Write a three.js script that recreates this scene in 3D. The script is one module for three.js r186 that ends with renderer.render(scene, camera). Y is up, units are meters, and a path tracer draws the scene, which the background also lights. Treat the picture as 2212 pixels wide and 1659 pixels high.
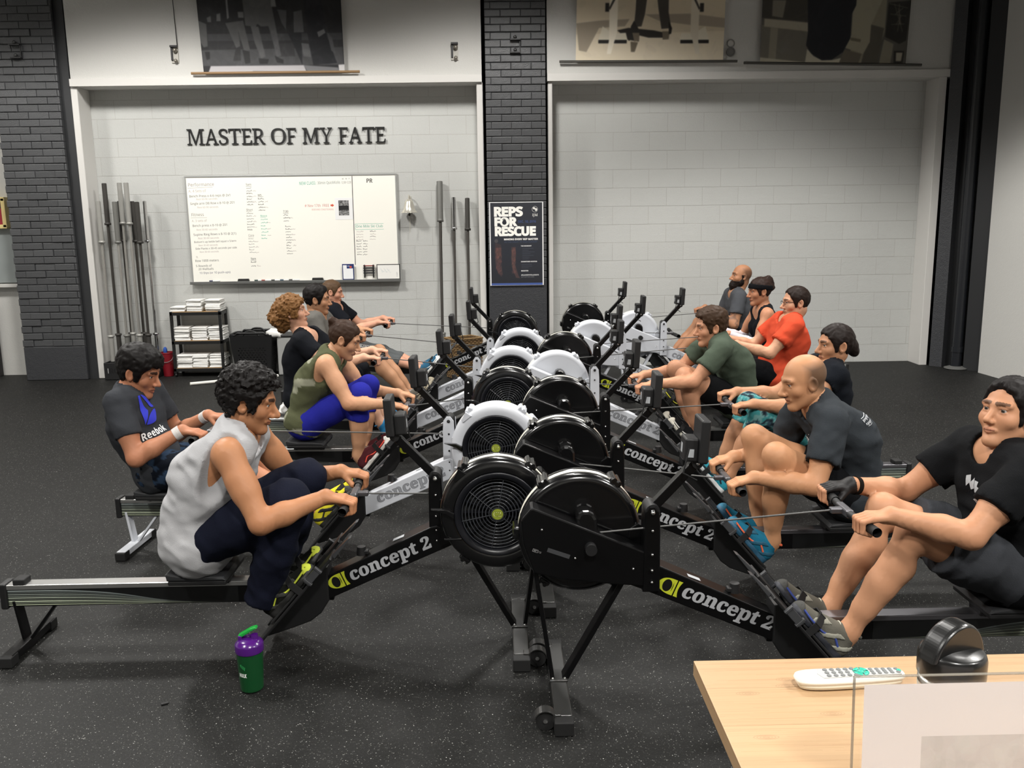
import * as THREE from 'three';
import { RoundedBoxGeometry } from 'three/addons/geometries/RoundedBoxGeometry.js';
import { mergeGeometries } from 'three/addons/utils/BufferGeometryUtils.js';
import { RectAreaLightUniformsLib } from 'three/addons/lights/RectAreaLightUniformsLib.js';
import { FontLoader } from 'three/addons/loaders/FontLoader.js';
import { TextGeometry } from 'three/addons/geometries/TextGeometry.js';

// ------------------------------------------------------------------ camera, light, exposure
const scene = new THREE.Scene();
scene.background = new THREE.Color(0x000000);
const FOCAL = 1950;                                   // pixels, for a 2212 x 1659 frame
const camera = new THREE.PerspectiveCamera(2 * Math.atan(829.5 / FOCAL) * 180 / Math.PI, 2212 / 1659, 0.05, 60);
camera.position.set(0, 1.77, 0);
camera.rotation.order = 'YXZ';
camera.rotation.set(-0.18691, -0.01676, -0.0137);
const renderer = new THREE.WebGLRenderer({ antialias: true });
renderer.toneMapping = THREE.LinearToneMapping;
renderer.toneMappingExposure = 0.71;
renderer.shadowMap.enabled = true;
RectAreaLightUniformsLib.init();
// high bay lamps: x, y, z of the mouth, candela, half angle of the beam, softness of its edge
const LAMP_COLOR = 0xfffcf7;
const LAMPS = [
  [-3.3, 4.62, -7.6, 70, 72, 0.14], [0.0, 4.62, -7.7, 50, 71.5, 0.14], [2.9, 4.45, -7.45, 54, 58, 0.2],
  [-3.4, 4.75, -4.4, 63, 68, 0.3], [0.4, 4.75, -4.9, 44, 68, 0.3], [4.0, 4.75, -4.3, 66, 68, 0.3],
  [-3.2, 4.75, -0.6, 80, 70, 0.3], [0.6, 4.75, 0.6, 100, 70, 0.3], [4.0, 4.75, -0.4, 95, 70, 0.3], [-6.0, 4.6, -7.6, 36, 70, 0.2],
];

// ------------------------------------------------------------------ helpers
const V = (x, y, z) => new THREE.Vector3(x, y, z);
const D2R = Math.PI / 180;
function rng(seed) { let s = seed | 0; return () => { s = (s + 0x6d2b79f5) | 0; let t = Math.imul(s ^ (s >>> 15), 1 | s); t = (t + Math.imul(t ^ (t >>> 7), 61 | t)) ^ t; return ((t ^ (t >>> 14)) >>> 0) / 4294967296; }; }
const used = new Map();
function numbered(name) { const n = used.get(name) ?? 0; used.set(name, n + 1); return n ? `${name}_${String(n).padStart(3, '0')}` : name; }
function shade(m) { m.castShadow = true; m.receiveShadow = true; return m; }
function tag(o, label, category, group) { o.userData = { label, category }; if (group) o.userData.group = group; return o; }
function thing(name, label, category, pos = [0, 0, 0], turn = 0, group) {
  const o = new THREE.Group(); o.name = numbered(name); o.position.set(...pos); o.rotation.y = turn; scene.add(o);
  return tag(o, label, category, group);
}
function struct(name, geo, mat) {
  const o = geo ? shade(new THREE.Mesh(geo, mat)) : new THREE.Group();
  o.name = name; o.userData = { kind: 'structure' }; scene.add(o); return o;
}
function part(name, geo, mat, parent, label) {
  const m = shade(new THREE.Mesh(Array.isArray(geo) ? merge(geo) : geo, mat)); m.name = name; parent.add(m);
  if (label) m.userData.label = label;
  return m;
}
function merge(list) {
  if (list.length === 1) return list[0];
  const g = list.map((a) => { const b = a.index ? a.toNonIndexed() : a; for (const k of Object.keys(b.attributes)) if (!['position', 'normal', 'uv'].includes(k)) b.deleteAttribute(k); return b; });
  return mergeGeometries(g);
}
const mats = {};
function M(key, color, rough = 0.6, extra = {}) {
  if (!mats[key]) { mats[key] = new (extra.specularIntensity !== undefined || extra.clearcoat || extra.sheen || extra.transmission ? THREE.MeshPhysicalMaterial : THREE.MeshStandardMaterial)({ color, roughness: rough, ...extra }); mats[key].name = key; }
  return mats[key];
}
const box = (w, h, d, x = 0, y = 0, z = 0) => new THREE.BoxGeometry(w, h, d).translate(x, y, z);
const rbox = (w, h, d, r = 0.005, x = 0, y = 0, z = 0, seg = 2) => new RoundedBoxGeometry(w, h, d, seg, Math.min(r, w / 2.01, h / 2.01, d / 2.01)).translate(x, y, z);
const cyl = (r1, r2, h, x = 0, y = 0, z = 0, axis = 'y', seg = 20) => {
  const g = new THREE.CylinderGeometry(r1, r2, h, seg);
  if (axis === 'z') g.rotateX(Math.PI / 2); if (axis === 'x') g.rotateZ(-Math.PI / 2);
  return g.translate(x, y, z);
};
const ball = (r, x, y, z, n = 12) => new THREE.SphereGeometry(r, n, Math.ceil(n * 0.7)).translate(x, y, z);
// rounded bar of rectangular section from a to b; w across (side), h the other way
function bar(a, b, w, h, r = 0.004, side = V(0, 0, 1)) {
  const d = b.clone().sub(a), L = d.length(), x = d.normalize(), z = side.clone().addScaledVector(x, -side.dot(x)).normalize(), y = z.clone().cross(x);
  return rbox(L, h, w, r).applyMatrix4(new THREE.Matrix4().makeBasis(x, y, z).setPosition(a.clone().add(b).multiplyScalar(0.5)));
}
const tube = (pts, r, seg = 24, rad = 8, closed = false) => new THREE.TubeGeometry(new THREE.CatmullRomCurve3(pts, closed), seg, r, rad, closed);
function rod(a, b, r, seg = 8, r2 = r) {
  const d = b.clone().sub(a), g = new THREE.CylinderGeometry(r2, r, d.length(), seg);
  g.applyQuaternion(new THREE.Quaternion().setFromUnitVectors(V(0, 1, 0), d.clone().normalize()));
  return g.translate((a.x + b.x) / 2, (a.y + b.y) / 2, (a.z + b.z) / 2);
}
// outline in x-y, given thickness along z, bevelled
function slab(pts, z0, z1, bevel = 0.003, curve = false) {
  const s = new THREE.Shape(); s.moveTo(...pts[0]);
  if (curve) s.splineThru(pts.slice(1).concat([pts[0]]).map((p) => new THREE.Vector2(...p))); else for (const p of pts.slice(1)) s.lineTo(...p);
  const g = new THREE.ExtrudeGeometry(s, { depth: z1 - z0 - 2 * bevel, bevelEnabled: bevel > 0, bevelThickness: bevel, bevelSize: bevel, bevelOffset: -bevel, bevelSegments: 2, curveSegments: 8, steps: 1 });
  return g.translate(0, 0, z0 + bevel);
}
const lathe = (pts, seg = 48) => new THREE.LatheGeometry(pts.map((p) => new THREE.Vector2(...p)), seg);
function canvas(w, h, draw, alpha = false) {
  const c = document.createElement('canvas'); c.width = w; c.height = h; const g = c.getContext('2d');
  draw(g, w, h); const t = new THREE.CanvasTexture(c); t.colorSpace = THREE.SRGBColorSpace; t.magFilter = THREE.LinearFilter; t.anisotropy = 8; return t;
}
function printMat(key, w, h, draw, rough = 0.6, alpha = false) {
  if (!mats[key]) { mats[key] = new THREE.MeshStandardMaterial({ map: canvas(w, h, draw), roughness: rough, transparent: alpha, side: alpha ? THREE.DoubleSide : THREE.FrontSide }); mats[key].name = key; }
  return mats[key];
}
// smooth value noise in 3D
const hash3 = (x, y, z) => { let h = Math.imul(x, 374761393) ^ Math.imul(y, 668265263) ^ Math.imul(z, 2147483647 - 1274126177); h = Math.imul(h ^ (h >>> 13), 1274126177); return ((h ^ (h >>> 16)) >>> 0) / 4294967296; };
function noise3(x, y, z) {
  const i = Math.floor(x), j = Math.floor(y), k = Math.floor(z); let u = x - i, v = y - j, w = z - k;
  u = u * u * (3 - 2 * u); v = v * v * (3 - 2 * v); w = w * w * (3 - 2 * w);
  const L = (a, b, t) => a + (b - a) * t;
  return L(L(L(hash3(i, j, k), hash3(i + 1, j, k), u), L(hash3(i, j + 1, k), hash3(i + 1, j + 1, k), u), v), L(L(hash3(i, j, k + 1), hash3(i + 1, j, k + 1), u), L(hash3(i, j + 1, k + 1), hash3(i + 1, j + 1, k + 1), u), v), w) * 2 - 1;
}
// fine grey-scale relief texture (plaster, paint, cloth)
function reliefTex(size, seed, draw) {
  const c = canvas(size, size, (g) => { const r = rng(seed), im = g.createImageData(size, size); draw(im.data, size, r); g.putImageData(im, 0, 0); });
  c.colorSpace = THREE.NoColorSpace; c.wrapS = c.wrapT = THREE.RepeatWrapping; return c;
}
function tileNoise(size, cells, r) {             // tileable value noise, values 0..1
  const g = new Float32Array(cells * cells); for (let i = 0; i < g.length; i++) g[i] = r();
  const out = new Float32Array(size * size);
  for (let y = 0; y < size; y++) for (let x = 0; x < size; x++) {
    let u = x / size * cells, v = y / size * cells; const i = Math.floor(u), j = Math.floor(v); u -= i; v -= j; u = u * u * (3 - 2 * u); v = v * v * (3 - 2 * v);
    const a = g[(j % cells) * cells + i % cells], b = g[(j % cells) * cells + (i + 1) % cells], c = g[((j + 1) % cells) * cells + i % cells], d = g[((j + 1) % cells) * cells + (i + 1) % cells];
    out[y * size + x] = (a + (b - a) * u) * (1 - v) + (c + (d - c) * u) * v;
  }
  return out;
}
const layered = (seed, amps) => reliefTex(512, seed, (d, n, r) => {
  const L = amps.map(([c]) => tileNoise(n, c, r)); const S = amps.reduce((s, a) => s + a[1], 0);
  for (let i = 0; i < n * n; i++) { let v = 0; for (let k = 0; k < L.length; k++) v += L[k][i] * amps[k][1]; v = v / S * 255; d[i * 4] = d[i * 4 + 1] = d[i * 4 + 2] = v; d[i * 4 + 3] = 255; }
});
const plasterBump = layered(11, [[8, 1], [32, 1], [128, 1.4], [256, 1]]);
const clothBump = layered(12, [[6, 1.2], [14, 1], [256, 1.2]]);
const knitBump = reliefTex(256, 3, (d, n) => { for (let y = 0; y < n; y++) for (let x = 0; x < n; x++) { const v = 128 + 60 * Math.sin(x * Math.PI / 4) * Math.sin(y * Math.PI / 4), i = (y * n + x) * 4; d[i] = d[i + 1] = d[i + 2] = v; d[i + 3] = 255; } });
// uv in metres from the dominant axis of each face
function boxUV(g, s = 1) {
  const b = g.index ? g.toNonIndexed() : g, p = b.attributes.position, uv = new Float32Array(p.count * 2), A = V(), B = V(), C = V();
  for (let i = 0; i < p.count; i += 3) {
    A.fromBufferAttribute(p, i); B.fromBufferAttribute(p, i + 1); C.fromBufferAttribute(p, i + 2);
    const n = B.clone().sub(A).cross(C.clone().sub(A)), ax = Math.abs(n.x), ay = Math.abs(n.y), az = Math.abs(n.z);
    [A, B, C].forEach((q, k) => { const u = ay > ax && ay > az ? [q.x, q.z] : ax > az ? [q.z, q.y] : [q.x, q.y]; uv[(i + k) * 2] = u[0] * s; uv[(i + k) * 2 + 1] = u[1] * s; });
  }
  b.setAttribute('uv', new THREE.BufferAttribute(uv, 2)); return b;
}

// ------------------------------------------------------------------ the room
const floorTex = canvas(2048, 2048, (g, w) => {
  const r = rng(5); g.fillStyle = '#191918'; g.fillRect(0, 0, w, w);
  for (let i = 0; i < 26000; i++) { const v = 18 + r() * 22 | 0; g.fillStyle = `rgb(${v},${v},${v})`; g.fillRect(r() * w, r() * w, 2 + r() * 5, 2 + r() * 5); }
  for (let i = 0; i < 15500; i++) {
    const v = 64 + r() * r() * 150 | 0, x = r() * w, y = r() * w, a = r() * 6.3, L = 1.0 + r() * 1.9;
    g.fillStyle = `rgb(${v},${v},${v - 4})`; g.save(); g.translate(x, y); g.rotate(a); g.beginPath(); g.ellipse(0, 0, L, L * (0.35 + r() * 0.5), 0, 0, 6.3); g.fill(); g.restore();
  }
});
floorTex.wrapS = floorTex.wrapT = THREE.RepeatWrapping; floorTex.repeat.set(1 / 1.7, 1 / 1.7);
const rubberBump = layered(21, [[64, 1], [256, 1.5]]); rubberBump.repeat.set(2, 2);
const floorMat = new THREE.MeshPhysicalMaterial({ map: floorTex, roughness: 0.6, specularIntensity: 0.45, bumpMap: rubberBump, bumpScale: 0.0012 }); floorMat.name = 'speckled_rubber';
struct('floor', boxUV(box(14, 0.1, 16, 0, -0.05, -4)), floorMat);
const ceilMat = M('ceiling_paint', 0x5a5a58, 0.9);
struct('ceiling', box(14, 0.1, 16, 0, 5.55, -4), ceilMat);
const paintBump = plasterBump.clone(); paintBump.repeat.set(1.2, 1.2);
const wallPaint = M('white_wall_paint', 0xc6c5c1, 0.72, { bumpMap: paintBump, bumpScale: 0.002 });
const trimPaint = M('white_trim_paint', 0xcfcdc9, 0.5);
const blockPaints = [0xbdbebb, 0xbcbdba, 0xbebfbc].map((c, i) => M('block_paint_' + i, c, 0.75, { bumpMap: paintBump, bumpScale: 0.003 }));
const brickPaints = [0x464749, 0x434446, 0x4a4b4d].map((c, i) => M('brick_paint_' + i, c, 0.42, { bumpMap: paintBump, bumpScale: 0.0025 }));
const darkPaint = M('charcoal_paint', 0x38393c, 0.45, { bumpMap: paintBump, bumpScale: 0.004 });
const blackPaint = M('black_column_paint', 0x17181a, 0.5);
const mortarMat = M('painted_joint', 0xaeada9, 0.85), darkMortar = M('dark_joint', 0x434446, 0.7);

// the rest of the shell, behind and beside the camera
struct('wall_rear', boxUV(box(14, 5.6, 0.1, 0, 2.75, 3.95)), wallPaint);
struct('wall_left', boxUV(box(0.1, 5.6, 16, -6.95, 2.75, -4)), wallPaint);
{ // right wall, slightly out of square, from the dark corner towards the camera
  const a = V(5.33, 0, -9.58), b = V(6.4, 0, 4), d = b.clone().sub(a), g = boxUV(box(d.length(), 5.6, 0.1, d.length() / 2, 2.75, 0.05));
  const o = struct('wall_right', g, wallPaint); o.position.copy(a); o.rotation.y = Math.atan2(-d.z, d.x);
}
// blocks and bricks laid one by one under a wall group, with recessed joints
const pieceGeo = new Map();
function pieceShape(w, h, d, bevel) {
  const key = [w.toFixed(3), h.toFixed(3), d, bevel].join();
  if (!pieceGeo.has(key)) pieceGeo.set(key, boxUV(slab([[-w / 2, -h / 2], [w / 2, -h / 2], [w / 2, h / 2], [-w / 2, h / 2]], 0, d, bevel)));
  return pieceGeo.get(key);
}
function lay(parent, name, x0, x1, y0, y1, zFace, L, H, joint, depth, bevel, paints, seed, proud = 0.0015, jx = joint) {
  const r = rng(seed); let row = 0;
  for (let y = y0; y < y1 - 0.01; y += H, row++) {
    const h = Math.min(H, y1 - y) - joint; if (h < 0.01) continue;
    let x = x0 - (row % 2 ? L / 2 : 0) - (seed % 7) * L / 9;
    for (; x < x1; x += L) {
      const a = Math.max(x, x0), b = Math.min(x + L, x1), w = b - a - jx; if (w < 0.012) continue;
      const m = shade(new THREE.Mesh(pieceShape(Math.round(w * 500) / 500, Math.round(h * 500) / 500, depth, bevel), paints[Math.floor(r() * paints.length)]));
      m.name = name; m.position.set((a + b) / 2, y + (h + joint) / 2, zFace - depth + (r() - 0.5) * 2 * proud); m.rotation.z = (r() - 0.5) * 0.004; parent.add(m);
    }
  }
}
const FRONT = -10.10, NICHE = -10.40;
function niche(name, x0, x1, seed) {
  const g = struct(name);
  part('joint_backing', boxUV(box(x1 - x0, 3.16, 0.05, (x0 + x1) / 2, 1.58, NICHE - 0.0265)), mortarMat, g);
  lay(g, 'concrete_block', x0, x1, 0, 3.16, NICHE, 0.4064, 0.2032, 0.0042, 0.0315, 0.001, blockPaints, seed, 0.0006);
}
niche('wall_niche_left', -4.43, -0.14, 31);
niche('wall_niche_right', 0.62, 4.84, 44);
struct('wall_upper', [box(4.36, 2.45, 0.36, -2.29, 4.375, FRONT - 0.18), box(4.42, 2.45, 0.36, 2.80, 4.375, FRONT - 0.18)].reduce((a, b) => merge([boxUV(a), boxUV(b)])), wallPaint);
struct('trim_1', merge([box(4.36, 0.075, 0.04, -2.29, 3.19, FRONT + 0.02), box(4.42, 0.075, 0.04, 2.80, 3.19, FRONT + 0.02)]), trimPaint);
struct('trim_2', merge([rbox(0.075, 3.155, 0.3, 0.012, -4.452, 1.5775, -10.25), rbox(0.068, 3.155, 0.3, 0.012, -0.136, 1.5775, -10.25)]), trimPaint);
struct('trim_3', merge([rbox(0.05, 3.155, 0.3, 0.012, 0.622, 1.5775, -10.25), rbox(0.088, 3.155, 0.3, 0.006, 4.872, 1.5775, -10.25)]), trimPaint);
// brick piers, painted charcoal
function pier(name, x0, x1, brickFrom, seed) {
  const g = struct(name), w = x1 - x0, c = (x0 + x1) / 2;
  part('pier_core', boxUV(box(w - 0.012, 5.5, 0.5, c, 2.75, -10.315)), darkMortar, g);
  part('parged_base', boxUV(rbox(w, brickFrom, 0.06, 0.01, c, brickFrom / 2, -10.08)), darkPaint, g);
  lay(g, 'brick', x0, x1, brickFrom, 4.6, -10.05, 0.215, 0.0762, 0.006, 0.04, 0.006, brickPaints, seed, 0.007, 0.002);
}
pier('wall_pier_left', -5.265, -4.585, 0.38, 53);
pier('wall_pier_middle', -0.072, 0.572, 1.06, 65);
struct('wall_pier_return', boxUV(box(0.1, 5.5, 0.42, -4.532, 2.75, -10.31)), M('return_paint', 0x2a2b2d, 0.5));
struct('wall_behind_pier', boxUV(box(1.7, 5.5, 0.1, -6.1, 2.75, -10.5)), wallPaint);
// dark corner with the drain pipe
{
  const a = V(4.925, 0, -10.06), b = V(5.335, 0, -9.56), d = b.clone().sub(a), L = d.length(), g = struct('wall_corner_right');
  g.position.copy(a); g.rotation.y = Math.atan2(-d.z, d.x);
  part('dark_panel', boxUV(box(L, 5.5, 0.1, L / 2, 2.75, -0.16)), blackPaint, g);
  part('dark_edge', boxUV(box(0.14, 5.5, 0.2, 0.07, 2.75, -0.1)), darkPaint, g);
  part('dark_edge', boxUV(box(0.27, 5.5, 0.14, L - 0.135, 2.75, -0.07)), M('edge_paint', 0x1f2022, 0.55), g);
  const p = thing('drain_pipe', 'black vertical drain pipe in the dark corner right of the grey block wall', 'pipe', [5.115, 0, -9.83]);
  part('pipe', cyl(0.055, 0.055, 5.48, 0, 2.75, 0, 'y', 24), M('pipe_paint', 0x1d1f23, 0.32), p);
  part('pipe_collar', cyl(0.062, 0.062, 0.06, 0, 0.22, 0, 'y', 24), M('pipe_paint'), p);
  part('base_flange', lathe([[0.001, 0.001], [0.125, 0.001], [0.12, 0.016], [0.075, 0.03], [0.056, 0.034]], 28), M('flange', 0x5a5a58, 0.8), p);
}
// lamps (above the frame): each housing, its glowing mouth and its light
const LAMP_PLACE = ['in front of the whiteboard wall', 'in front of the middle brick pier', 'in front of the right niche', 'over the rowers on the left', 'over the line of flywheels', 'over the rowers on the right', 'over the left front floor', 'over the camera position', 'over the counter at the right front', 'beside the wall left of the left pier'];
LAMPS.forEach(([x, y, z, cd, ang, pen], i) => {
  const t = thing('high_bay_lamp', `round grey high bay lamp hanging ${LAMP_PLACE[i]}`, 'lamp', [x, y, z], 0, 'high bay lamps under the ceiling');
  part('lamp_hood', lathe([[0.001, 0.2], [0.06, 0.2], [0.12, 0.14], [0.2, 0.0], [0.192, 0.0], [0.11, 0.13], [0.001, 0.15]], 28), M('lamp_shell', 0x888888, 0.4, { metalness: 0.6 }), t);
  part('hanger', cyl(0.012, 0.012, 5.5 - y - 0.2, 0, 0.2 + (5.3 - y) / 2, 0), M('lamp_shell'), t);
  part('lens', new THREE.CircleGeometry(0.17, 28).rotateX(Math.PI / 2).translate(0, 0.035, 0), M('lamp_lens', 0xffffff, 0.5, { emissive: LAMP_COLOR, emissiveIntensity: 2 }), t);
  const s = new THREE.SpotLight(LAMP_COLOR, cd, 0, ang * D2R, pen, 2); s.position.set(0, 0.0, 0); s.target.position.set(0, -1, 0); s.castShadow = true; s.shadow.radius = 14;
  t.add(s); t.add(s.target);
});

// ------------------------------------------------------------------ things on the back wall
const serif = await new FontLoader().loadAsync('fonts/droid/droid_serif_regular.typeface.json');
{ // raised lettering, letter by letter
  const words = 'MASTER OF MY FATE', t = thing('wall_lettering', 'black raised letters reading MASTER OF MY FATE above the whiteboard', 'sign', [-3.385, 2.562, NICHE + 0.004], -0.004);
  const ink = M('letter_black', 0x141414, 0.4), H = 0.168; let x = 0; const glyphs = [];
  const widths = { M: 0.93, A: 0.72, S: 0.5, T: 0.66, E: 0.55, R: 0.68, O: 0.8, F: 0.52, Y: 0.66 };
  for (const ch of words) { if (ch === ' ') { x += 0.3; continue; } glyphs.push([ch, x, widths[ch]]); x += widths[ch] + 0.035; }
  const k = 2.2 / x;
  for (const [ch, gx, gw] of glyphs) {
    const g = new TextGeometry(ch, { font: serif, size: 1, depth: 0.014, curveSegments: 6, bevelEnabled: false }); g.computeBoundingBox();
    const b = g.boundingBox, sx = gw * k / (b.max.x - b.min.x), sy = H / (b.max.y - b.min.y);
    g.translate(-b.min.x, -b.min.y, 0).scale(sx, sy, 1).translate(gx * k, ch === 'M' ? 0 : 0, 0);
    part('letter', g, ink, t);
  }
}
{ // whiteboard. Writing is laid out in its own frame: u 0..2100, v 0..1010
  const W = 2.345, H = 1.172, x0 = -3.44, y0 = 1.044;
  const t = thing('whiteboard', 'large white dry erase board with workout notes in the left niche', 'whiteboard', [x0, y0, NICHE + 0.006], -0.002);
  part('board_frame', [rbox(W + 0.02, 0.022, 0.022, 0.004, W / 2, H + 0.004, 0.011), rbox(0.018, H, 0.02, 0.004, 0, H / 2, 0.01), rbox(0.018, H, 0.02, 0.004, W, H / 2, 0.01)], M('board_aluminium', 0xb9bab8, 0.4, { metalness: 0.5 }), t);
  part('tray', [rbox(W + 0.03, 0.012, 0.075, 0.003, W / 2, -0.004, 0.042), rbox(W + 0.03, 0.03, 0.006, 0.003, W / 2, -0.004, 0.079)], M('tray_grey', 0x6f706e, 0.45, { metalness: 0.4 }), t);
  const g2 = new THREE.PlaneGeometry(W, H).translate(W / 2, H / 2, 0.014);
  const board = printMat('board_print', 2048, 1024, (g, w, h) => {
    g.fillStyle = '#fbf9f0'; g.fillRect(0, 0, w, h);
    const r = rng(9), sx = w / 2070, sy = h / 1005;
    const P = (zx, zy) => { const v = (zy - 100 + (zx - 80) * 0.0098) / 1005; return [(zx - 80 - v * 72) * sx, v * 1005 * sy]; };
    const txt = (s, zx, zy, size, col, font = 'sans-serif', tilt = -0.02, wide = 0) => { const [a, b] = P(zx, zy); g.save(); g.translate(a, b); g.rotate(tilt); g.fillStyle = col; g.font = `${size}px ${font}`; if (wide) g.scale(wide / g.measureText(s).width, 1); g.fillText(s, 0, 0); g.restore(); };
    const line = (x1, y1, x2, y2, col, lw) => { g.strokeStyle = col; g.lineWidth = lw; g.beginPath(); g.moveTo(...P(x1, y1)); g.lineTo(...P(x2, y2)); g.stroke(); };
    const scrawl = (zx, zy, len, col, size = 9) => { g.strokeStyle = col; g.lineWidth = 3; let [a, b] = P(zx, zy); g.beginPath(); g.moveTo(a, b); for (let i = 0; i < len; i += 5) g.lineTo(a + i + r() * 3, b - r() * size * (i % 15 ? 0.7 : 1.4)); g.stroke(); };
    const dk = '#5b5856', lt = '#bdb2ad', pk = '#b9a2a2', tl = '#4fae93', bk = '#2c2b2b';
    txt('Performance', 108, 190, 44, '#99908c'); line(105, 205, 350, 196, '#a59c98', 2.5);
    txt('A. 4 Sets of', 115, 245, 34, lt); txt('Bench Press x 4-6 reps @ 2x1', 120, 292, 31, dk); txt('Rest 60-90 seconds', 190, 318, 24, lt);
    txt('Single arm DB Row x 8-10 @ 201', 130, 362, 30, dk); txt('Rest 60-90 seconds', 200, 395, 24, lt);
    txt('Fitness', 140, 470, 40, '#8d8884'); line(135, 485, 295, 482, '#a59c98', 2.5); txt('A. 3 sets of', 145, 524, 30, lt);
    txt('Bench press x 8-10 @ 201', 150, 570, 30, dk); txt('Rest 30-60 seconds', 190, 607, 24, lt);
    txt('Supine Ring Rows x 8-10 @ 2(1)', 160, 655, 30, dk); txt('Rest 30-60 seconds', 205, 688, 24, lt);
    txt("Bottom's up kettle bell squat x 5/arm", 165, 724, 25, dk); txt('Rest 30-60 seconds', 210, 755, 22, lt);
    txt('Side Planks x 30-45 seconds per side', 178, 788, 25, dk); txt('Rest 30-60 seconds', 220, 818, 22, lt);
    txt('B.', 185, 868, 26, lt); txt('Row 1000 meters', 175, 906, 30, dk); txt('5 Rounds of', 182, 955, 29, dk); txt('20 Wallballs', 207, 985, 28, dk); txt('10 Dips (or 10 push-ups)', 217, 1022, 28, '#5a5870');
    const col = (x, y, n, step, c, head) => { if (head) { txt(head, x, y, 27, c, 'sans-serif', 0); line(x, y + 6, x + 55, y + 6, c, 2); } for (let i = 0; i < n; i++) { scrawl(x + 4 + i * 2, y + 28 + i * step, 40 + r() * 28, c); if (i % 2) scrawl(x + 66 + i * 2, y + 28 + i * step, 34, lt); } };
    col(678, 182, 7, 26, dk, '5am'); col(682, 420, 7, 26, dk, 'Short'); col(704, 662, 6, 26, '#8d8a86', 'Core'); col(728, 886, 2, 36, bk, '9am');
    col(795, 282, 5, 27, bk, 'WS'); col(822, 478, 7, 30, tl, 'Noon'); col(1046, 436, 3, 28, bk, '7:30'); col(1068, 545, 11, 26, dk, '');
    txt('NEW CLASS:', 1202, 178, 42, '#49a592', 'sans-serif', -0.02, 165); txt('30min QuickKicks', 1382, 172, 36, '#85908c', 'sans-serif', -0.02, 222); txt('12:00-12:30', 1618, 166, 30, '#8b8b8b', 'sans-serif', -0.02, 96); txt('M   W   F', 1622, 128, 20, '#888');
    txt('# Nov 17th  FREE', 1260, 386, 36, '#cf8f84', 'sans-serif', 0, 240); txt('REBOUND CONDITIONING', 1330, 418, 22, '#d7a9a0', 'sans-serif', 0, 215);
    { const [a, b] = P(1515, 370); g.fillStyle = '#d2573f'; g.beginPath(); g.moveTo(a, b - 8); g.lineTo(a + 16, b - 8); g.lineTo(a + 16, b - 16); g.lineTo(a + 34, b); g.lineTo(a + 16, b + 16); g.lineTo(a + 16, b + 8); g.lineTo(a, b + 8); g.fill(); }
    txt('PR', 1862, 158, 52, '#1c1c1c', 'bold sans-serif'.replace('bold ', ''), 0); txt('PR', 1864, 158, 52, '#1c1c1c', 'sans-serif', 0); txt('PR', 1863, 157, 52, '#1c1c1c', 'sans-serif', 0);
    line(1720, 96, 1775, 940, '#2b2b2b', 6);
    txt('One Mile Ski Club', 1770, 582, 34, '#5ea58f', 'sans-serif', 0); line(1762, 548, 2045, 545, tl, 2.5); line(1768, 602, 2050, 598, tl, 2.5); line(1762, 548, 1768, 602, tl, 2.5);
    for (let i = 0; i < 4; i++) { scrawl(1780, 625 + i * 26, 70, lt); scrawl(1915, 622 + i * 25, 60, i % 2 ? lt : dk); } for (let i = 0; i < 6; i++) { scrawl(1782 + i * 2, 715 + i * 26, 50, i < 2 ? bk : dk); scrawl(1850, 715 + i * 26, 45, dk); }
  }, 0.22);
  part('writing_surface', g2, board, t);
  // sheet of photographs pinned to the board
  const sheet = thing('photo_sheet', 'white paper sheet with three black and white photos pinned on the whiteboard', 'paper', [-1.71, 1.865, NICHE + 0.024], -0.002);
  part('sheet', rbox(0.2, 0.24, 0.002, 0.0008, 0.02, -0.02, 0), M('plain_paper', 0xeeeeee, 0.8), sheet);
  part('photo_strip', new THREE.PlaneGeometry(0.115, 0.165).translate(0.02, -0.01, 0.002), printMat('photo_strip', 128, 192, (g) => { const r = rng(4); for (let i = 0; i < 900; i++) { const y = r() * 192, v = (y > 62 && y < 125 ? 30 : 120) + (r() - 0.5) * 150; g.fillStyle = `rgb(${v},${v},${v})`; g.fillRect(r() * 128, y, 3 + r() * 16, 3 + r() * 7); } g.fillStyle = '#141416'; g.fillRect(0, 66, 128, 52); }), sheet);
  const blue = thing('blue_frame_sign', 'upright blue framed notice standing on the whiteboard tray', 'notice', [-1.735, 1.052, NICHE + 0.05], -0.002);
  part('sign_frame', slab([[0, 0], [0.132, 0], [0.132, 0.178], [0, 0.178]], 0, 0.012, 0.002), M('navy_plastic', 0x1c2c66, 0.4), blue);
  part('sign_sheet', new THREE.PlaneGeometry(0.112, 0.155).translate(0.066, 0.088, 0.0135), printMat('blue_sign', 224, 310, (g) => { g.fillStyle = '#f3f4f6'; g.fillRect(0, 0, 224, 310); g.fillStyle = '#22356f'; g.fillRect(84, 0, 140, 76); g.fillStyle = '#d3543c'; g.fillRect(150, 22, 48, 40); g.fillStyle = '#dfe6f0'; g.fillRect(96, 14, 60, 10); }), blue);
  const holder = thing('marker_rack', 'black wire marker rack mounted at the lower right of the whiteboard', 'rack', [-1.485, 1.065, NICHE + 0.025], -0.002);
  part('rack_side', rbox(0.014, 0.145, 0.03, 0.003, 0.0, 0.08, 0.015), M('rack_black', 0x161616, 0.5), holder); part('rack_side', rbox(0.014, 0.145, 0.03, 0.003, 0.1, 0.08, 0.015), M('rack_black'), holder);
  for (let i = 0; i < 4; i++) part('marker', cyl(0.007, 0.007, 0.125, 0.05, 0.06 + i * 0.027, 0.02, 'x', 10), i === 3 ? M('marker_red', 0x8a3a34, 0.5) : M('marker_dark', 0x2b2b2b, 0.5), holder);
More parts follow.
